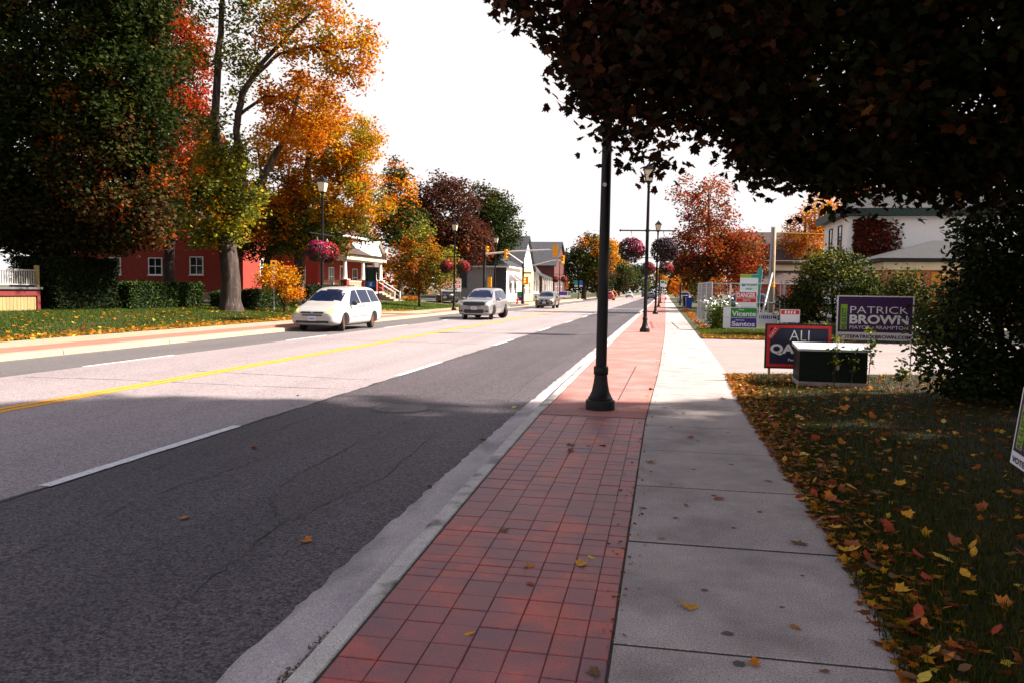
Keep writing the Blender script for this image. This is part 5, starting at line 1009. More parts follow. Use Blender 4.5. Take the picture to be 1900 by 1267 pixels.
dh = thing('house', 'dark brown roofed house with red lower storey behind the utility pole', 'house', (11.2, 82, .15)); box_part(dh, 'wall', CREAM, -3.6, -4.5, 2.4, 4, 5, 4.6); box_part(dh, 'lower_wall', pm('red_siding', (.42, .06, .02), .8, var=.15), -3.6, -7, -.2, 4, 5, 2.4); gable(dh, -3.6, 4, -4.5, 5, 4.4, 7.4, SHINGLE_B, 'X', wallmat=CREAM)
mb = MB(); mb.add([(-4, -7.6, 2.35), (4.4, -7.6, 2.35), (4.4, -4.4, 3.7), (-4, -4.4, 3.7)], [(0, 1, 2, 3)]); mb.build('porch_roof', SHINGLE_B, dh); add_window(dh, 'S', -7, -2.2, -1.2, .6, 2.0, TRIM_DK, (0, 0)); add_window(dh, 'S', -7, .8, 2.2, .6, 2.0, TRIM_DK, (0, 0))
bh = thing('garage', 'small blue-grey roofed garage right of the brown roofed house', 'garage', (17.5, 78, .15)); box_part(bh, 'wall', STUCCO_Y, -2.5, -2.5, -.2, 3, 3, 3.0); gable(bh, -2.5, 3, -2.5, 3, 3.0, 4.4, pm('blue_roof', (.05, .08, .12), .7), 'X')
nb = thing('house', 'white sided house glimpsed through the dark shrub', 'house', (20, 36, .15)); box_part(nb, 'wall', pm('white_siding', (.76, .75, .76), .7, var=.08, scale=9, stretch=(.05, .05, 1)), -2.5, -5, -.2, 6, 5, 6.8); gable(nb, -2.5, 6, -5, 5, 6.8, 9.5, SHINGLE_G, 'Y', wallmat=STUCCO_W); add_window(nb, 'W', -2.5, -2.5, -1.2, 4.2, 5.8, TRIM_DK, (0, 1)); add_window(nb, 'W', -2.5, 1, 2.3, 4.2, 5.8, TRIM_DK, (0, 1))

# ================================================================== TREES
# big dark green maple at the left edge
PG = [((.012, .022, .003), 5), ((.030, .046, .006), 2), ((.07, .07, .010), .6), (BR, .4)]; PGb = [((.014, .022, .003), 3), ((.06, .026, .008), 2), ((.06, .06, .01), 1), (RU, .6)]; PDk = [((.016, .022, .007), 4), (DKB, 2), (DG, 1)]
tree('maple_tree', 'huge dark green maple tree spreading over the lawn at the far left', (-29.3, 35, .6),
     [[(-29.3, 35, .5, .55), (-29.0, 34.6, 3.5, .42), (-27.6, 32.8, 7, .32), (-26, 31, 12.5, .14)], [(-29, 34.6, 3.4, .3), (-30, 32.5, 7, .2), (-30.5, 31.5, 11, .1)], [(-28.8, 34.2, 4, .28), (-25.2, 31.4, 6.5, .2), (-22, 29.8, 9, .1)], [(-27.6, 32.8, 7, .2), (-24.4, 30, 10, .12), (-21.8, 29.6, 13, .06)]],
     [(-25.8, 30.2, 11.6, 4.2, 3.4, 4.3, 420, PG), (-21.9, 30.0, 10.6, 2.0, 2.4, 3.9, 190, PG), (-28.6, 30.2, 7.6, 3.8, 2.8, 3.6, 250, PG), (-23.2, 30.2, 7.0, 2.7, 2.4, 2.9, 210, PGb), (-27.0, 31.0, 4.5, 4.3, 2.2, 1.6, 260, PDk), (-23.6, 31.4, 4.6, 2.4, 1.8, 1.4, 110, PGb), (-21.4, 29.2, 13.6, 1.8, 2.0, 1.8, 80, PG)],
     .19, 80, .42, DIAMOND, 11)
tree('maple_tree', 'fiery red maple tree behind the big green one', (-34.5, 51, .6),
     [[(-34.5, 51, .5, .4), (-34.2, 51, 6, .3), (-33.6, 51, 13, .2), (-33.2, 50.5, 19, .08)]],
     [(-33.6, 50.5, 17.5, 2.5, 2.6, 4.2, 150, [(RU, 3), (RD, 2.5), (BR, 1)]), (-33.2, 50.3, 11.8, 2.6, 2.6, 3.6, 150, [(RU, 3), (RD, 3), (BR, 1)]), (-34.2, 50, 6.8, 2.6, 2.5, 2.8, 90, [(RU, 3), (RD, 1), (BR, 2), (DG, 1)])],
     .22, 62, .45, DIAMOND, 12)
# silver maple by the pavement: yellow-green, open crown, heavy visible limbs
PYG = [(YG, 4), (OL, 2.5), (MG, 1.6), (GOLD, .7)]; POR = [(GOLD, 3), (OR, 3), (YG, 1.6), (RU, 1)]
tree('silver_maple', 'tall open silver maple with thick bark trunk and yellow-green leaves beside the far sidewalk', (-22.1, 38, .34),
     [[(-22.1, 38, .28, .72), (-22.1, 38, .8, .54), (-22.1, 38, 2.2, .44), (-22.25, 38, 3.8, .42), (-22.6, 38, 5.6, .27), (-22.8, 38, 8.5, .22), (-22.85, 38, 11, .19), (-22.5, 38, 14.5, .15), (-22.3, 38, 18.5, .08)],
      [(-22.25, 38, 4.0, .30), (-21.4, 38.1, 7.5, .19), (-21.7, 38, 9.6, .17), (-21.3, 37.9, 11.4, .15), (-20.3, 37.9, 12.8, .12), (-18.6, 37.9, 14.4, .09), (-17.2, 38, 15.6, .05)],
      [(-20.6, 37.9, 12.3, .10), (-19.2, 37.8, 13.3, .08), (-17.4, 37.7, 13.6, .07), (-16.0, 37.7, 13.0, .05), (-15.0, 37.7, 11.4, .03)],
      [(-21.5, 38, 10.4, .09), (-20.0, 37.9, 11.3, .07), (-18.7, 37.8, 11.1, .05), (-17.8, 37.7, 10.4, .03)], [(-22.4, 38, 4.6, .28), (-20.6, 38.6, 7.2, .18), (-19.3, 38.8, 9.6, .12), (-18.6, 39, 12, .07)],
      [(-22.8, 38, 9.5, .09), (-24, 37.6, 10.4, .06), (-24.8, 37.4, 12, .04)]],
     [(-22.9, 37.6, 5.3, 2.3, 1.8, 1.7, 95, PYG), (-21.8, 37.2, 6.6, 1.9, 1.6, 1.9, 80, PYG), (-22.4, 37.8, 9.0, 1.5, 1.2, 1.9, 46, PYG), (-22.3, 38, 12.9, 2.0, 1.6, 2.4, 52, [(MG, 3), (OL, 2), (YG, 2)]), (-22.0, 38, 17, 2.6, 2, 2.4, 80, [(MG, 3), (OL, 2), (YG, 2)]),
      (-18.2, 37.8, 14.7, 2.5, 1.8, 1.9, 80, [(OR, 2), (GOLD, 2), (OL, 2)]), (-15.6, 37.7, 13.2, 1.5, 1.3, 1.7, 46, POR), (-18.6, 38.6, 10.6, 2.2, 1.8, 1.9, 90, [(OR, 3), (RU, 1.4), (GOLD, 2)]), (-18.8, 38.2, 17, 2.6, 1.8, 1.4, 50, [(OL, 2), (GOLD, 1), (MG, 1)])],
     .18, 50, .36, DIAMOND, 13, hollow=True)
tree('maple_tree', 'golden orange maple tree rising behind the far lamp post', (-23.2, 48, .45),
     [[(-23.2, 48, .3, .42), (-23, 48, 4, .33), (-22.6, 48, 8, .24), (-22, 48, 13, .12)], [(-23, 48, 4, .24), (-20.5, 47.8, 7.5, .15), (-19, 47.6, 10.5, .07)], [(-23, 48, 4.6, .2), (-25.4, 48, 7.5, .13), (-26, 48, 11, .06)]],
     [(-22.6, 47.6, 10.4, 3.4, 2.4, 2.6, 170, POR), (-19.6, 47.2, 10.2, 2.5, 2.0, 2.4, 130, [(GOLD, 4), (YG, 2), (OR, 1.6)]), (-19.4, 47.2, 7.0, 2.7, 2.2, 2.2, 150, [(GOLD, 3), (YG, 1.5), (OR, 2.4), (OL, 1)]), (-24.2, 47.4, 6.6, 2.8, 2.2, 2.3, 130, [(OR, 3), (RU, 1.6), (GOLD, 1.5), (OL, 1)]), (-21.6, 47.4, 5.0, 4.0, 2.4, 1.5, 150, [(DG, 3), (OL, 2), (MG, 2), (GOLD, .4)]), (-21.8, 47.8, 13.4, 2.0, 2.0, 1.7, 40, POR)],
     .18, 62, .36, DIAMOND, 14, hollow=True)
tree('dense_tree', 'dark green leafy tree overhanging the brick building left of the lamp', (-27.5, 52, .6), [[(-27.5, 52, .4, .35), (-27.4, 52, 3, .28), (-27, 52, 7, .15)]],
     [(-27.4, 51, 5.8, 4.2, 2.6, 2.3, 220, [(DG, 4), (OL, 2), (MG, 1.5), (RD, .35)]), (-24.5, 51, 6.4, 2.6, 2.2, 2.1, 120, [(DG, 4), (OL, 2), (GOLD, .4)])], .2, 50, .40, DIAMOND, 15)
tree('golden_shrub', 'golden orange small-leaved shrub beside the silver maple trunk', (-20.4, 40.6, .3), [[(-20.4, 40.6, .25, .08), (-20.4, 40.6, 1.4, .05), (-20.2, 40.6, 2.6, .03)], [(-20.4, 40.6, .6, .05), (-21.2, 40.6, 2.2, .025)]],
     [(-20.8, 40.5, 2.2, 1.2, .9, .75, 60, [(GOLD, 3), (OR, 2.5), (YG, 1)]), (-20.0, 40.5, 1.5, .7, .7, .7, 26, [(OR, 2), (GOLD, 2), (BR, 1)])], .13, 26, .22, DIAMOND, 16, cat='shrub')
mt_ = tree('maple_tree', 'dark maroon leaved tree across the road beyond the porch house', (-21.8, 82, .35), [[(-21.8, 82, .3, .5), (-21.8, 82, 4, .38), (-21.4, 82, 9, .2)], [(-21.8, 82, 3.6, .25), (-24.4, 81.5, 8, .12)]],
     [(-21.4, 81, 9.2, 4.0, 3, 4.3, 260, [(MAR, 4), (BR, 2), (DKB, 2)]), (-19.0, 81, 6.4, 2.6, 2.4, 2.6, 130, [(MAR, 4), (RU, .8), (BR, 2)]), (-24.6, 81.2, 8.2, 2.4, 2.2, 3.4, 120, [(MAR, 3), (BR, 2), (DG, 1)])], .3, 34, .55, DIAMOND, 17)
mt_.location.x -= 1.3
gt_ = tree('maple_tree', 'dark green tree standing right behind the maroon one', (-18.4, 92, .3), [[(-18.4, 92, .3, .4), (-18.4, 92, 5, .3), (-18, 92, 10, .15)]], [(-18.2, 91.5, 9.0, 2.6, 2.6, 4.0, 190, [(DG, 4), (MG, 1), (DKB, 1)]), (-20, 92, 11.4, 2.6, 2, 2.6, 80, [(DG, 3), (BR, 2)])], .3, 36, .55, DIAMOND, 18)
gt_.location.x -= 1.0
tree('maple_tree', 'leaning dark tree with orange tipped crown over the porch house', (-25.6, 74.5, .55), [[(-25.6, 74.5, .3, .3), (-25, 74.5, 3, .25), (-24.2, 74.5, 6.5, .18), (-24, 74.5, 11, .08)]],
     [(-25.2, 74, 11.0, 1.9, 1.9, 1.9, 70, [(OR, 2.5), (GOLD, 1), (DG, 2)]), (-24.8, 74, 7.6, 2.7, 2.2, 2.6, 130, [(DG, 4), (OL, 1), (OR, .8)]), (-26.6, 74, 8.6, 1.7, 1.7, 1.8, 50, [(OR, 3), (GOLD, 2)]), (-25.6, 74, 13.0, 1.1, 1.1, 1.0, 20, [(DG, 2), (OR, 1)])], .27, 30, .45, DIAMOND, 19)
tree('young_tree', 'young orange and green tree on the lawn behind the silver vehicle', (-19.4, 62, .25), [[(-19.4, 62, .2, .12), (-19.4, 62, 2, .1), (-19.3, 62, 5.5, .04)]],
     [(-19.6, 61.6, 3.9, 2.1, 1.8, 2.1, 130, [(OR, 2), (OL, 3), (YG, 1.5), (RU, 1)]), (-17.6, 61.6, 3.4, 1.5, 1.4, 1.9, 80, [(OL, 3), (YG, 2), (OR, 1.2)]), (-19.2, 61.6, 6.0, 1.1, 1.1, 1.2, 30, [(OL, 2), (YG, 2)])], .2, 28, .36, DIAMOND, 20)
ft = tree('maple_tree', 'broad green tree with orange top far across the road', (-14.8, 150, .2), [[(-14.8, 150, .1, .5), (-14.8, 150, 4, .35), (-14.6, 150, 9, .15)]],
     [(-15.2, 149, 6.4, 5.2, 4, 3.4, 200, [(DG, 4), (MG, 2), (OL, 1)]), (-12.8, 149, 9.6, 3.4, 3, 2.6, 90, [(DG, 2), (OL, 2), (OR, 2)]), (-12, 149, 6.0, 2.6, 3, 2.6, 70, [(OR, 1), (DG, 3), (RU, 1)])], .42, 28, .7, DIAMOND, 21)
yt = tree('yellow_tree', 'bright yellow tree far along the road behind the nearest lamp post', (-14.6, 205, .2), [[(-14.6, 205, .1, .4), (-14.6, 205, 5, .25), (-14.4, 205, 12, .1)]],
     [(-14.4, 204, 11.2, 3.6, 3, 3.6, 110, [(GOLD, 4), (YG, 1), (OR, 1)]), (-16.5, 204, 9, 2.6, 3, 2.6, 50, [(GOLD, 3), (OR, 1)])], .5, 26, .75, DIAMOND, 22)
dt = tree('dense_tree', 'dark tree far along the road in front of the yellow one', (-14.5, 180, .2), [[(-14.5, 180, .1, .4), (-14.5, 180, 5, .2)]], [(-14.0, 179, 5.2, 3.6, 3, 3.6, 110, [(DG, 4), (DKB, 2), (BR, 1)]), (-15, 179, 7.2, 3.0, 3, 2.4, 60, [(DG, 3), (OL, 1)])], .45, 26, .7, DIAMOND, 23)
def tcopy(src, label, loc, sc, rz):
    c = copy_tree(src); c['label'] = label; c.location = loc; c.scale = (sc, sc, sc); c.rotation_euler = (0, 0, rz)
for args in ((dt, 'distant dark green tree left of the road end', (-14, 235, .1), 1.15, 1), (ft, 'distant broad tree further left of the road end', (-15, 270, .1), 1.1, 2), (dt, 'very distant dark tree near the vanishing road', (-12.5, 320, .1), 1.3, 3), (yt, 'distant orange tree where the road vanishes', (-2.5, 420, .1), .9, 2.4), (ft, 'distant green tree right where the road vanishes', (7, 330, .1), 1.0, 4), (dt, 'distant dark tree behind the flower baskets', (6.5, 190, .1), 1.15, 5),
             (dt, 'dark tree behind the corner cottage roof', (-33, 118, .2), 1.2, .6), (ft, 'broad tree behind the yellow house', (-36, 150, .2), 1.0, 1.6), (dt, 'dark green tree behind the brick building', (-50, 76, .4), 1.7, 2.2), (ft, 'broad green tree behind the porch house', (-40, 92, .4), 1.0, 2.8), (dt, 'dark tree behind the deck house', (-48, 44, .5), 1.5, .9)):
    tcopy(*args)
def treeline(name, label, x0, x1, y, z0, h, n, pal, seed, leaf=.8, dy=8):
    g2 = np.random.default_rng(seed); nc = max(4, int(abs(x1-x0)/3.2)); cx = np.linspace(x0, x1, nc)+g2.normal(size=nc)*1.2; ch = h*g2.uniform(.6, 1.15, nc); cyy = y+g2.uniform(-dy, dy, nc); cc = pick(pal, nc, g2, .25); i_ = g2.integers(0, nc, n)
    u = g2.normal(size=(n, 3)); u /= np.linalg.norm(u, axis=1, keepdims=True); u *= g2.uniform(.3, 1, (n, 1))**.5; P = np.stack([cx[i_]+u[:, 0]*3.4, cyy[i_]+u[:, 1]*3, z0+ch[i_]*.5+u[:, 2]*ch[i_]*.5], 1); C = cc[i_]*g2.uniform(.6, 1.4, (n, 1))
    V, F, C = leaf_arrays(P, leaf, DIAMOND, C, .4, seed); tag(npmesh(name, V, F, LEAF, None, C), label, 'trees', kind='stuff')
PT = [(DG, 4), (OL, 2), (OR, 1), (RU, 1), (MG, 1)]
treeline('treeline', 'far mixed autumn wood closing the street', -70, 60, 480, 0, 17, 9000, PT, 101, 1.6)
treeline('treeline', 'autumn trees behind the lot right of the street', 8, 75, 118, 0, 9, 16000, PT, 102, .6)
treeline('treeline', 'autumn trees behind the houses left of the street', -110, -34, 128, 0, 11, 16000, PT, 103, .7)
treeline('treeline', 'trees lining the far right of the street', 3.5, 8, 160, 0, 7, 4000, PT, 104, .5, 40)
treeline('treeline', 'trees behind the shaded deck house', -75, -42, 30, 0, 12, 9000, [(DG, 4), (OL, 1)], 105, .5, 14)
# right side
PRD = [(RU, 3), (RD, 1.6), (BR, 2), (MAR, 1.2), (OL, .5)]
tree('maple_tree', 'rusty red maple tree by the sidewalk behind the mesh fence', (3.3, 66, .15), [[(3.3, 66, .1, .3), (3.3, 66, 2.6, .24), (3.4, 66, 6, .15), (3.3, 66, 10, .05)], [(3.3, 66, 2.6, .15), (1.6, 65, 6, .07)], [(3.3, 66, 2.6, .15), (5.6, 65.5, 5.5, .08)]],
     [(3.2, 65, 5.2, 2.8, 2.4, 2.1, 190, PRD), (5.8, 65.2, 4.8, 2.0, 2, 2.2, 110, PRD), (3.4, 65, 8.4, 2.3, 2, 2.2, 80, PRD), (1.7, 65, 9.2, 1.4, 1.4, 1.9, 16, [(RU, 2), (BR, 2)]), (2.4, 65, 3.6, 2.2, 2, 1.1, 70, [(BR, 3), (DKB, 2), (RU, 1)])], .2, 32, .42, DIAMOND, 31)
tree('maple_tree', 'bright orange tree left of the white house', (13.0, 80, .15), [[(13, 80, .1, .3), (13, 80, 3, .24), (13, 80, 9, .08)]], [(13, 79, 6.6, 2.3, 2, 2.6, 130, [(OR, 4), (GOLD, 2), (RU, 1)]), (14.3, 79, 9.6, 2.0, 2, 1.9, 60, [(GOLD, 3), (OR, 2), (YG, 1)])], .22, 32, .42, DIAMOND, 32)
tree('maple_tree', 'tall rusty orange tree rising behind the white house roof', (17.5, 74, .15), [[(17.5, 74, .1, .35), (17.5, 74, 5, .25), (17.5, 74, 12, .08)]], [(17.5, 73, 11.0, 3.0, 2.6, 3.2, 150, [(RU, 3), (OR, 2.5), (BR, 1)])], .26, 32, .5, DIAMOND, 33)
tree('dense_tree', 'dark brown tree in front of the brown roofed house', (7.0, 71, .15), [[(7.0, 71, .1, .25), (7, 71, 3, .18), (7, 71, 6, .06)]], [(6.9, 70, 4.4, 1.6, 1.6, 2.2, 110, [(DKB, 3), (BR, 2), (DG, 1)])], .2, 30, .38, DIAMOND, 34)
tree('round_bush', 'large rounded green bush behind the purple election sign', (6.3, 31.5, .14), [[(6.3, 31.5, .1, .09), (6.2, 31.4, 1, .06), (6.1, 31.4, 2.4, .03)], [(6.3, 31.5, .2, .06), (7.2, 31.4, 1.8, .03)], [(6.3, 31.5, .2, .06), (5.3, 31.4, 1.6, .03)]],
     [(6.2, 31.0, 1.95, 1.55, 1.3, 1.25, 210, [(DG, 4), (MG, 1.5), (OL, 1)]), (6.0, 31.0, 2.7, 1.0, .9, .65, 70, [(OL, 3), (YG, .8), (DG, 2)]), (5.0, 31.0, 1.2, .7, .8, 1.0, 70, [(DG, 4), (DKB, 1)]), (7.3, 31.0, 1.2, .8, .8, 1.1, 80, [(DG, 4), (OL, 1)])], .11, 34, .2, OVAL, 35, LEAF_DARK, cat='bush')
tree('garden_bush', 'green bush between the round bush and the dark shrub', (8.0, 27.8, .14), [[(8.0, 28.8, .1, .06), (8, 28.8, 2, .03)]], [(8.0, 28.7, 1.5, .8, .8, 1.1, 80, [(DG, 4), (MG, 1.4), (OL, .6)]), (9.6, 29, 1.4, .9, .8, 1.1, 70, [(DG, 3), (RD, .5), (OL, 1)])], .12, 32, .22, OVAL, 36, LEAF_DARK, cat='bush')
tree('flower_bed', 'low patch of red and orange flowers beside the porch stairs', (-22.9, 70.4, .45), [[(-22.9, 70.4, .4, .02), (-22.9, 70.4, .7, .01)]], [(-22.9, 70.4, .72, .9, .5, .22, 50, [(RD, 2), (OR, 3), (GOLD, 1.5), (MG, 1)])], .1, 26, .1, OVAL, 38, cat='plants')
# flower bed with red blooms
tree('flower_bed', 'low green garden plants with red flowers behind the navy sign', (5.9, 28.9, .14), [[(5.9, 28.9, .1, .02), (5.9, 28.9, .5, .01)]], [(5.6, 28.9, .45, 1.2, .35, .25, 60, [(MG, 3), (YG, 1), (RD, 1.2), (DG, 2)]), (7.3, 28.9, .4, .8, .3, .25, 36, [(MG, 3), (RD, .6), (YG, .8)])], .09, 26, .12, OVAL, 37, cat='plants')
# dark lilac shrub at the right, with thin stems
PSH = [((.009, .017, .004), 5), ((.018, .030, .006), 2), (DKB, 1)]
tree('lilac_shrub', 'dense dark shrub filling the right edge beyond the grass', (4.9, 12.6, .22),
     [[(4.9, 12.6, .15, .07), (4.7, 12.4, 1.2, .05), (4.3, 12.2, 2.6, .03)], [(5.0, 12.6, .15, .06), (5.4, 12.3, 1.5, .045), (5.8, 12, 3.2, .025)], [(4.6, 12.7, .15, .05), (4.1, 12.5, 1.0, .03), (3.8, 12.3, 1.5, .015)], [(5.6, 12.4, .15, .06), (6.2, 12.2, 1.8, .04), (6.6, 12.0, 3.4, .02)]],
     [(5.15, 12.4, 1.3, 1.2, .9, 1.15, 330, PSH), (6.4, 12.2, 1.6, 1.3, .9, 1.6, 300, PSH), (4.75, 12.4, 2.4, .8, .7, .75, 130, [((.013, .025, .005), 4), ((.026, .046, .008), 2), (DKB, 1)]), (5.7, 12.1, 3.0, .95, .7, .75, 150, [((.013, .025, .005), 4), ((.026, .046, .008), 2)]), (4.0, 12.6, 1.1, .42, .4, .75, 30, [((.05, .07, .014), 3), (DKB, 1)]), (4.5, 12.0, .5, .9, .5, .45, 90, PSH)],
     .085, 34, .16, OVAL, 41, LEAF_DARK, BARK_DARK, cat='shrub')
for k, (x, y, h_, lb) in enumerate(((3.05, 13.82, .62, 'thin leafy sapling growing in front of the transformer box'), (2.78, 13.8, .78, 'taller leafy sapling growing in front of the transformer box'), (3.32, 13.85, .95, 'leafy sapling at the right corner of the transformer box'), (4.02, 13.6, .85, 'bright leafy shoot beside the steel rod of the purple sign'), (3.72, 13.5, .5, 'small leafy shoot between the transformer and the dark shrub'))):
    tree('sapling', lb, (x, y, .19), [[(x, y, .15, .008), (x+.02, y, .15+h_*.6, .006), (x+.05*(k % 2), y, .2+h_, .003)]], [(x+.02, y, .22+h_*.62, .07, .06, h_*.42, 9, [((.04, .06, .012), 3), (OL, 1.5), (YG, .4)])], .07, 9, .04, OVAL, 50+k, thick=.002, cat='sapling', group='saplings round the transformer box')
# white cosmos by the fence
co_ = thing('cosmos_plant', 'tall white flowering cosmos plants at the corner of the mesh fence', 'flowers', (2.35, 34.6, .14)); mb = MB(); g_ = np.random.default_rng(8); heads = []; LP = []
for k in range(46):
    a, r_ = g_.uniform(0, 6.3), g_.uniform(.05, .55); x, y = r_*math.cos(a)*1.1, r_*math.sin(a)*.6; h_ = g_.uniform(.7, 1.45); tip = (x*1.5, y*1.5, h_); mb.tube([(x*.5, y*.5, 0), (x, y, h_*.6), tip], .006, 4); heads.append(tip); LP += [(x*g_.uniform(.5, 1.3)+g_.normal()*.06, y+g_.normal()*.06, g_.uniform(.05, h_*.9)) for _ in range(34)]
mb.build('stems', pm('stem_green', (.10, .15, .03), .7), co_); LP = np.array(LP); V, F, C = leaf_arrays(LP, .1, DIAMOND, pick([((.10, .16, .02), 3), (YG, 1), (MG, 2)], len(LP), g_), .3, 5); npmesh('foliage', V, F, LEAF, co_, C)
mb = MB()
for (x, y, z) in heads:
    n_ = Vector(g_.normal(size=3)); n_.z = abs(n_.z)+.5; n_.y -= 1.0; n_.normalize(); a_ = n_.orthogonal().normalized(); b_ = n_.cross(a_); c_ = Vector((x, y, z)); v = [c_]
    for k in range(16): rr2 = .055 if k % 2 else .04; v.append(c_+(a_*math.cos(k*math.pi/8)+b_*math.sin(k*math.pi/8))*rr2+n_*.008)
    mb.add(v, [(0, 1+k, 1+(k+1) % 16) for k in range(16)])
mb.build('blossoms', pm('petal_white', (.8, .78, .78), .6), co_, fix=False)
# hedges on the left lawn
HP = [((.009, .016, .005), 5), ((.016, .028, .007), 2), (DKB, .4)]; HP2 = [((.016, .030, .007), 4), ((.03, .052, .010), 2), (OL, .3)]
hedge('clipped_hedge', 'tall block of very dark clipped hedge beside the porch deck', -27.2, 29.4, -24.9, 33.1, .5, 2.75, HP, 26000, .12, 61); hedge('clipped_hedge', 'long dark green clipped hedge in front of the brick building', -26.3, 33.5, -24.5, 39.3, .5, 1.75, HP2, 24000, .11, 62)
hedge('clipped_hedge', 'low green hedge right of the silver maple trunk', -23.6, 40.5, -22.2, 46.0, .4, 1.45, HP2, 16000, .11, 63); hedge('clipped_hedge', 'low dark hedge behind the white minivan', -25.2, 51, -23.8, 59.5, .5, 1.75, HP, 16000, .13, 64); hedge('clipped_hedge', 'small dark hedge at the foot of the silver maple', -24.4, 39.8, -23.2, 40.9, .4, 1.3, HP2, 5000, .1, 65)
# overhanging maple near the camera
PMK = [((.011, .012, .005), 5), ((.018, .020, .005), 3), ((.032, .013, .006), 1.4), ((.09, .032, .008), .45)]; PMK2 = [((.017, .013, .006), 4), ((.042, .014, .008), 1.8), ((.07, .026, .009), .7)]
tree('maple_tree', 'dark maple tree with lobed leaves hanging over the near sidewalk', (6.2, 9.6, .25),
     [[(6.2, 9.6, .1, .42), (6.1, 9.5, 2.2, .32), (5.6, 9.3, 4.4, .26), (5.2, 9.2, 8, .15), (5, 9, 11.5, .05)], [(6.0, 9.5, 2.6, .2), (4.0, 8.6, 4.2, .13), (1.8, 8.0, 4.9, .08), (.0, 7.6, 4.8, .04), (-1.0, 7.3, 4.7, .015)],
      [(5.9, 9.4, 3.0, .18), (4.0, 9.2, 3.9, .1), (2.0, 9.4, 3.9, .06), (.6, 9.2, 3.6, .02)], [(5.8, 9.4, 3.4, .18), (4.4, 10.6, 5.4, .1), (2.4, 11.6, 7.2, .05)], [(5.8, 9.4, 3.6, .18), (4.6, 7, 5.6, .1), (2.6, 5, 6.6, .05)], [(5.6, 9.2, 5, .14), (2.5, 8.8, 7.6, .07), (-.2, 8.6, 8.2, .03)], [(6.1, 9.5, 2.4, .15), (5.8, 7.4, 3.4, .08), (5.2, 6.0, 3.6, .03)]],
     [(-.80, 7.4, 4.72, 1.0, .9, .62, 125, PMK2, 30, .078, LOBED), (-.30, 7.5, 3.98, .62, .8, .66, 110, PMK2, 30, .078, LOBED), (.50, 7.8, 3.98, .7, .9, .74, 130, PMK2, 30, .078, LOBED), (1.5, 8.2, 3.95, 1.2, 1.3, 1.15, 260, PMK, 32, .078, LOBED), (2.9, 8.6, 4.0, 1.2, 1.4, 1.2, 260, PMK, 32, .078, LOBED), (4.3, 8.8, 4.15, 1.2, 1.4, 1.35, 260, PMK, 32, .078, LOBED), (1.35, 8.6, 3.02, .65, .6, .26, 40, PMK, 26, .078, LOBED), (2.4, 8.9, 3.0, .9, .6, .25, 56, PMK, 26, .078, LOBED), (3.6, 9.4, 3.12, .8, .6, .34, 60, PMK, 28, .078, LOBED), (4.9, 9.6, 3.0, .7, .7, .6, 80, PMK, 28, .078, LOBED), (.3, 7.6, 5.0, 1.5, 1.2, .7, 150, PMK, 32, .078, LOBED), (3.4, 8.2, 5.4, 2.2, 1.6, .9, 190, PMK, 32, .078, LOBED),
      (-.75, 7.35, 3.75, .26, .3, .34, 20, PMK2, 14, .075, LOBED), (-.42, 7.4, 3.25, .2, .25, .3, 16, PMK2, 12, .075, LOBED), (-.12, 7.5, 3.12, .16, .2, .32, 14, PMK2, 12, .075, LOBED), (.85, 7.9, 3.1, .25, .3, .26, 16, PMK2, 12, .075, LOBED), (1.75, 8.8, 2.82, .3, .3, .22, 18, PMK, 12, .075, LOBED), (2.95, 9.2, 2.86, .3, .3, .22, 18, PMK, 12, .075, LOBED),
      (2.6, 8.5, 7.6, 4.2, 3.9, 2.4, 640, PMK, 18, .28, DIAMOND), (6.6, 8.9, 8.2, 4.2, 4.8, 3.0, 420, PMK, 22, .32, DIAMOND), (10.2, 9.6, 6.2, 3.6, 4.8, 3.6, 420, PMK, 22, .34, DIAMOND), (2.2, 5.2, 6.4, 3.0, 2.4, 1.5, 260, PMK, 20, .28, DIAMOND), (6.6, 5.4, 5.6, 2.8, 3.2, 2.2, 240, PMK, 20, .30, DIAMOND), (2.6, 11.0, 7.4, 3.0, 1.8, 1.4, 190, PMK, 20, .28, DIAMOND), (9.6, 4.2, 5.6, 3.4, 3.4, 3.0, 240, PMK, 20, .34, DIAMOND)],  # unseen upper lobes, widened to the right to shade the lawn
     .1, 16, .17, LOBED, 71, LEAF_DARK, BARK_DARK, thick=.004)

# ================================================================== GRASS AND FALLEN LEAVES
g_ = np.random.default_rng(21)
def blades(name, label, X, Y, Zf, h, w_, pal, seed):
    g2 = np.random.default_rng(seed); n = len(X); Z = np.array([Zf(a, b_) for a, b_ in zip(X, Y)]); az = g2.uniform(0, 6.283, n); ln = g2.uniform(.2, .9, n)*h; hh = h*g2.uniform(.5, 1.3, n)
    d = np.stack([np.cos(az), np.sin(az)], 1); s_ = np.stack([-d[:, 1], d[:, 0]], 1)*w_*.5; b0 = np.stack([X, Y], 1)
    V = np.zeros((n, 3, 3)); V[:, 0, :2] = b0-s_; V[:, 1, :2] = b0+s_; V[:, 2, :2] = b0+d*ln[:, None]; V[:, 0, 2] = V[:, 1, 2] = Z-.005; V[:, 2, 2] = Z+hh
    return tag(npmesh(name, V.reshape(-1, 3), np.arange(n*3).reshape(-1, 3), GRASS, None, np.repeat(pick(pal, n, g2, .35), 3, axis=0)), label, 'grass', kind='stuff')
def zlawn(x, y): return rz_(x, y)
n = 90000; Y = 2.6+13.3*g_.uniform(0, 1, n)**1.25; X = np.array([wR(q) for q in Y])-.05+g_.exponential(1.6, n)*(.4+Y*.08); k = X < 9; GP = [((.024, .036, .004), 4), ((.05, .062, .006), 2), ((.11, .08, .012), 1), ((.05, .026, .008), 1.2)]  # near blade colours darkened too, to carry the canopy shade
blades('grass', 'short uneven grass of the near lawn beside the sidewalk', X[k], Y[k], zlawn, .055, .007, GP, 5)
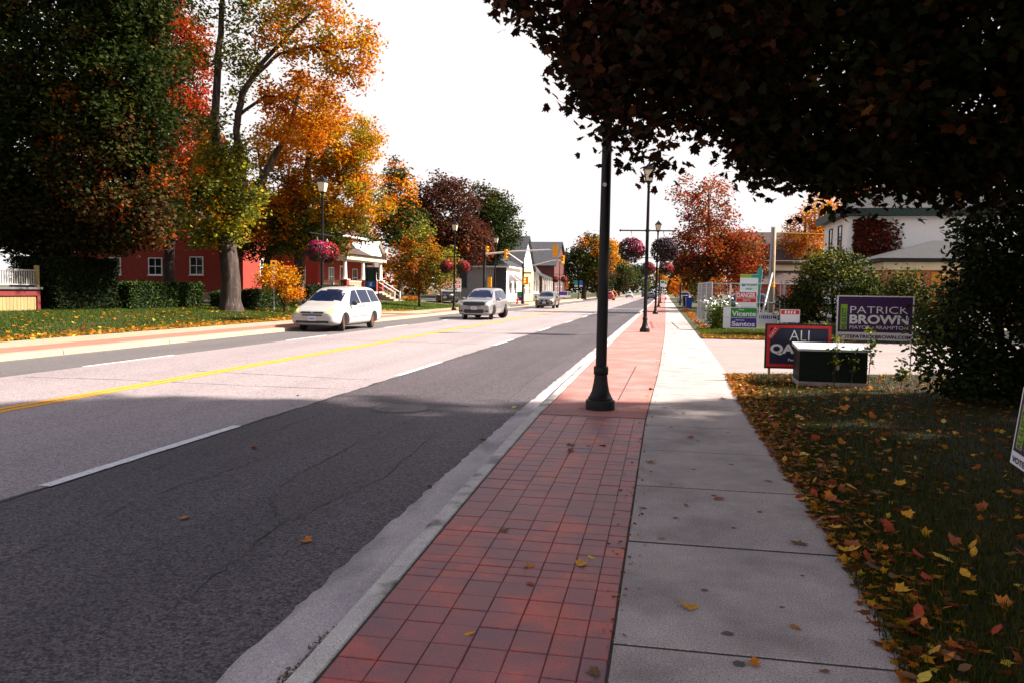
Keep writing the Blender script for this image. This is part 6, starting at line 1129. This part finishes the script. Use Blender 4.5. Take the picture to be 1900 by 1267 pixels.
n = 26000; Y = 28.1+7*g_.uniform(0, 1, n); X = 1.4+g_.uniform(0, 1, n)*5; blades('grass', 'grass of the verge beyond the driveway', X, Y, lambda x, y: .14, .09, .014, [((.07, .11, .015), 3), ((.15, .15, .02), 2), ((.03, .05, .01), 2)], 6)
n = 80000; Y = 17+34*g_.uniform(0, 1, n); X = -17.36-g_.uniform(0, 1, n)*8; blades('grass', 'grass of the lawn across the road', X, Y, lz, .08, .02, [((.030, .060, .005), 4), ((.06, .095, .008), 2), ((.10, .08, .012), .5)], 7)
n = 24000; Y = 51+44*g_.uniform(0, 1, n); X = -17.4-g_.uniform(0, 1, n)*6; k = (Y < 73.4) | (Y > 85); blades('grass', 'grass of the further lawns across the road', X[k], Y[k], lz, .1, .04, [((.07, .12, .015), 4), ((.13, .16, .02), 2)], 8)
# leaf meshes (curled)
LC = [((.46, .22, .015), 3), ((.40, .12, .012), 4), ((.22, .06, .014), 3), ((.28, .035, .012), 2), ((.12, .055, .02), 3), ((.5, .34, .04), 1)]
def leafmesh(kind, seed):
    S, T = LOBED if kind == 0 else OVAL; P = S.copy(); g2 = np.random.default_rng(seed); P[:, 1] -= .4; P[:, 2] = .22*g2.uniform(.3, 1.6)*(P[:, 0]**2*2+(P[:, 1])**2*.9)*g2.choice([1, 1, -.6]) + g2.normal(size=len(P))*.03; P[:, 2] -= P[:, 2].min()
    me = bpy.data.meshes.new('leaf'); me.from_pydata([tuple(p) for p in P], [], [tuple(f_) for f_ in T]); return me
FM = []
for ci, (c, _w) in enumerate(LC):
    mt = pm('fallen_leaf_%d' % ci, c, .7, var=.35, scale=4, spec=.3)
    for k in range(3): me = leafmesh(0 if k < 1 else 1, ci*5+k); me.materials.append(mt); FM.append(me)
LN = ['golden', 'orange', 'rust brown', 'red', 'dull brown', 'pale yellow']
def drop(x, y, z, s, tilt=.18, group='', label=''):
    ix = int(g_.choice(len(FM), p=np.repeat([w_ for _, w_ in LC], 3)/np.sum([w_*3 for _, w_ in LC]))); o = bpy.data.objects.new('fallen_leaf', FM[ix]); COL.objects.link(o); o.location = (x, y, z); label = LN[ix//3]+' '+label; o.scale = (s, s, s); o.rotation_euler = (g_.normal()*tilt, g_.normal()*tilt, g_.uniform(0, 6.28)); tag(o, label, 'leaf', group)
PAVE = [(-.98, 5.0), (-.72, 4.4), (-.66, 4.12), (-.38, 4.62), (-.42, 4.5), (-.83, 3.45), (-.5, 2.95), (-.25, 3.2), (-.02, 3.1), (.02, 5.1), (.16, 3.98), (.65, 3.85), (.42, 3.42), (.7, 3.42), (.45, 6.2), (.2, 5.95), (-.12, 5.8), (-.08, 7.4), (-.57, 8.1), (-.9, 8.0), (-.85, 7.7), (-.72, 8.05), (-.3, 6.3), (.33, 8.8), (.12, 9.4), (.5, 9.9), (.75, 9.2), (.3, 10.6), (.6, 11.4), (.05, 11.0), (-.2, 12.2), (-.15, 13), (-.3, 11.9), (.4, 14), (.8, 13.4), (-.1, 15), (.9, 12.2), (.75, 8.3), (.9, 6.9), (.88, 5.2), (-1.05, 10.6), (-.55, 10.3), (-.3, 10.9)]
for (x, y) in PAVE: drop(x, y, WZ+.006, g_.uniform(.05, .085), .12, 'fallen leaves on the near pavement', 'fallen leaf lying on the near sidewalk paving')
for (x, y) in ((-2.3, 4.9), (-3.4, 5.2), (-5.6, 11.6), (-5.2, 10.6), (-3.1, 10.5), (-4.2, 7.7), (-2.1, 11.3), (-9.6, 7.1), (-6.5, 13.4), (-2.0, 8.8), (-13.6, 17.5), (-1.95, 6.6)): drop(x, y, .008, g_.uniform(.06, .09), .1, 'fallen leaves on the road', 'fallen leaf lying on the road asphalt')
cnt = 0
while cnt < 240:
    y = 2.9+11*g_.uniform()**1.3; x = wR(y)-.06+abs(g_.normal())*.28*(1 if g_.uniform() < .4 else 5)
    if x > 5: continue
    drop(x, y, rz_(x, y)+.03+.035*g_.uniform(), g_.uniform(.055, .105), .45, 'fallen leaves on the near lawn', 'fallen maple leaf lying in the near grass'); cnt += 1
def litter(name, label, X, Y, Z, s, seed, pal=LC):
    g2 = np.random.default_rng(seed); P = np.stack([X, Y, Z], 1); V, F, C = leaf_arrays(P, s, LOBED_S, pick(pal, len(X), g2, .3), .1, seed, .8); return tag(npmesh(name, V, F, LEAF, None, C), label, 'leaves', kind='stuff')
n = 4600; Y = 3+13*g_.uniform(0, 1, n)**.8; e_ = np.where(g_.uniform(0, 1, n) < .5, np.abs(g_.normal(size=n))*.24, 4.5*g_.uniform(0, 1, n)**1.3); X = np.array([wR(q) for q in Y])-.07+e_; Z = np.array([rz_(a, b_) for a, b_ in zip(X, Y)])+.012+.03*g_.uniform(0, 1, n)
litter('leaf_litter', 'carpet of small fallen leaves along the near sidewalk edge', X, Y, Z, .055, 3)
n = 2600; Y = 27.9+4*g_.beta(1, 2.2, n); X = 1.35+5*g_.uniform(0, 1, n); litter('leaf_litter', 'fallen leaves along the far edge of the driveway', X, Y, np.full(n, .165)+.03*g_.uniform(0, 1, n), .08, 4)
n = 1500; Y = 35+45*g_.uniform(0, 1, n); X = 1.5+.8*g_.beta(1, 2, n)+Y*.002; litter('leaf_litter', 'fallen leaves along the grass strip by the mesh fence', X, Y, np.full(n, .175), .1, 41)
n = 3300; Y = 16+38*g_.uniform(0, 1, n); e_ = np.where(g_.uniform(0, 1, n) < .72, np.abs(g_.normal(size=n))*.6, g_.uniform(0, 7, n)); X = -17.25-e_; Z = np.array([lz(a, b_) for a, b_ in zip(X, Y)])+.03+.04*g_.uniform(0, 1, n)
litter('leaf_litter', 'fallen orange leaves strewn over the lawn across the road', X, Y, Z, .11, 5, [((.5, .24, .02), 3), ((.45, .14, .012), 4), ((.25, .08, .015), 2), ((.55, .38, .06), 1)])
n = 300; Y = 3+20*g_.uniform(0, 1, n); X = np.array([rR(q) for q in Y])+g_.normal(size=n)*.05; litter('leaf_litter', 'leaf crumbs gathered in the joint between red tiles and concrete', X, Y, np.full(n, WZ+.008), .02, 9)
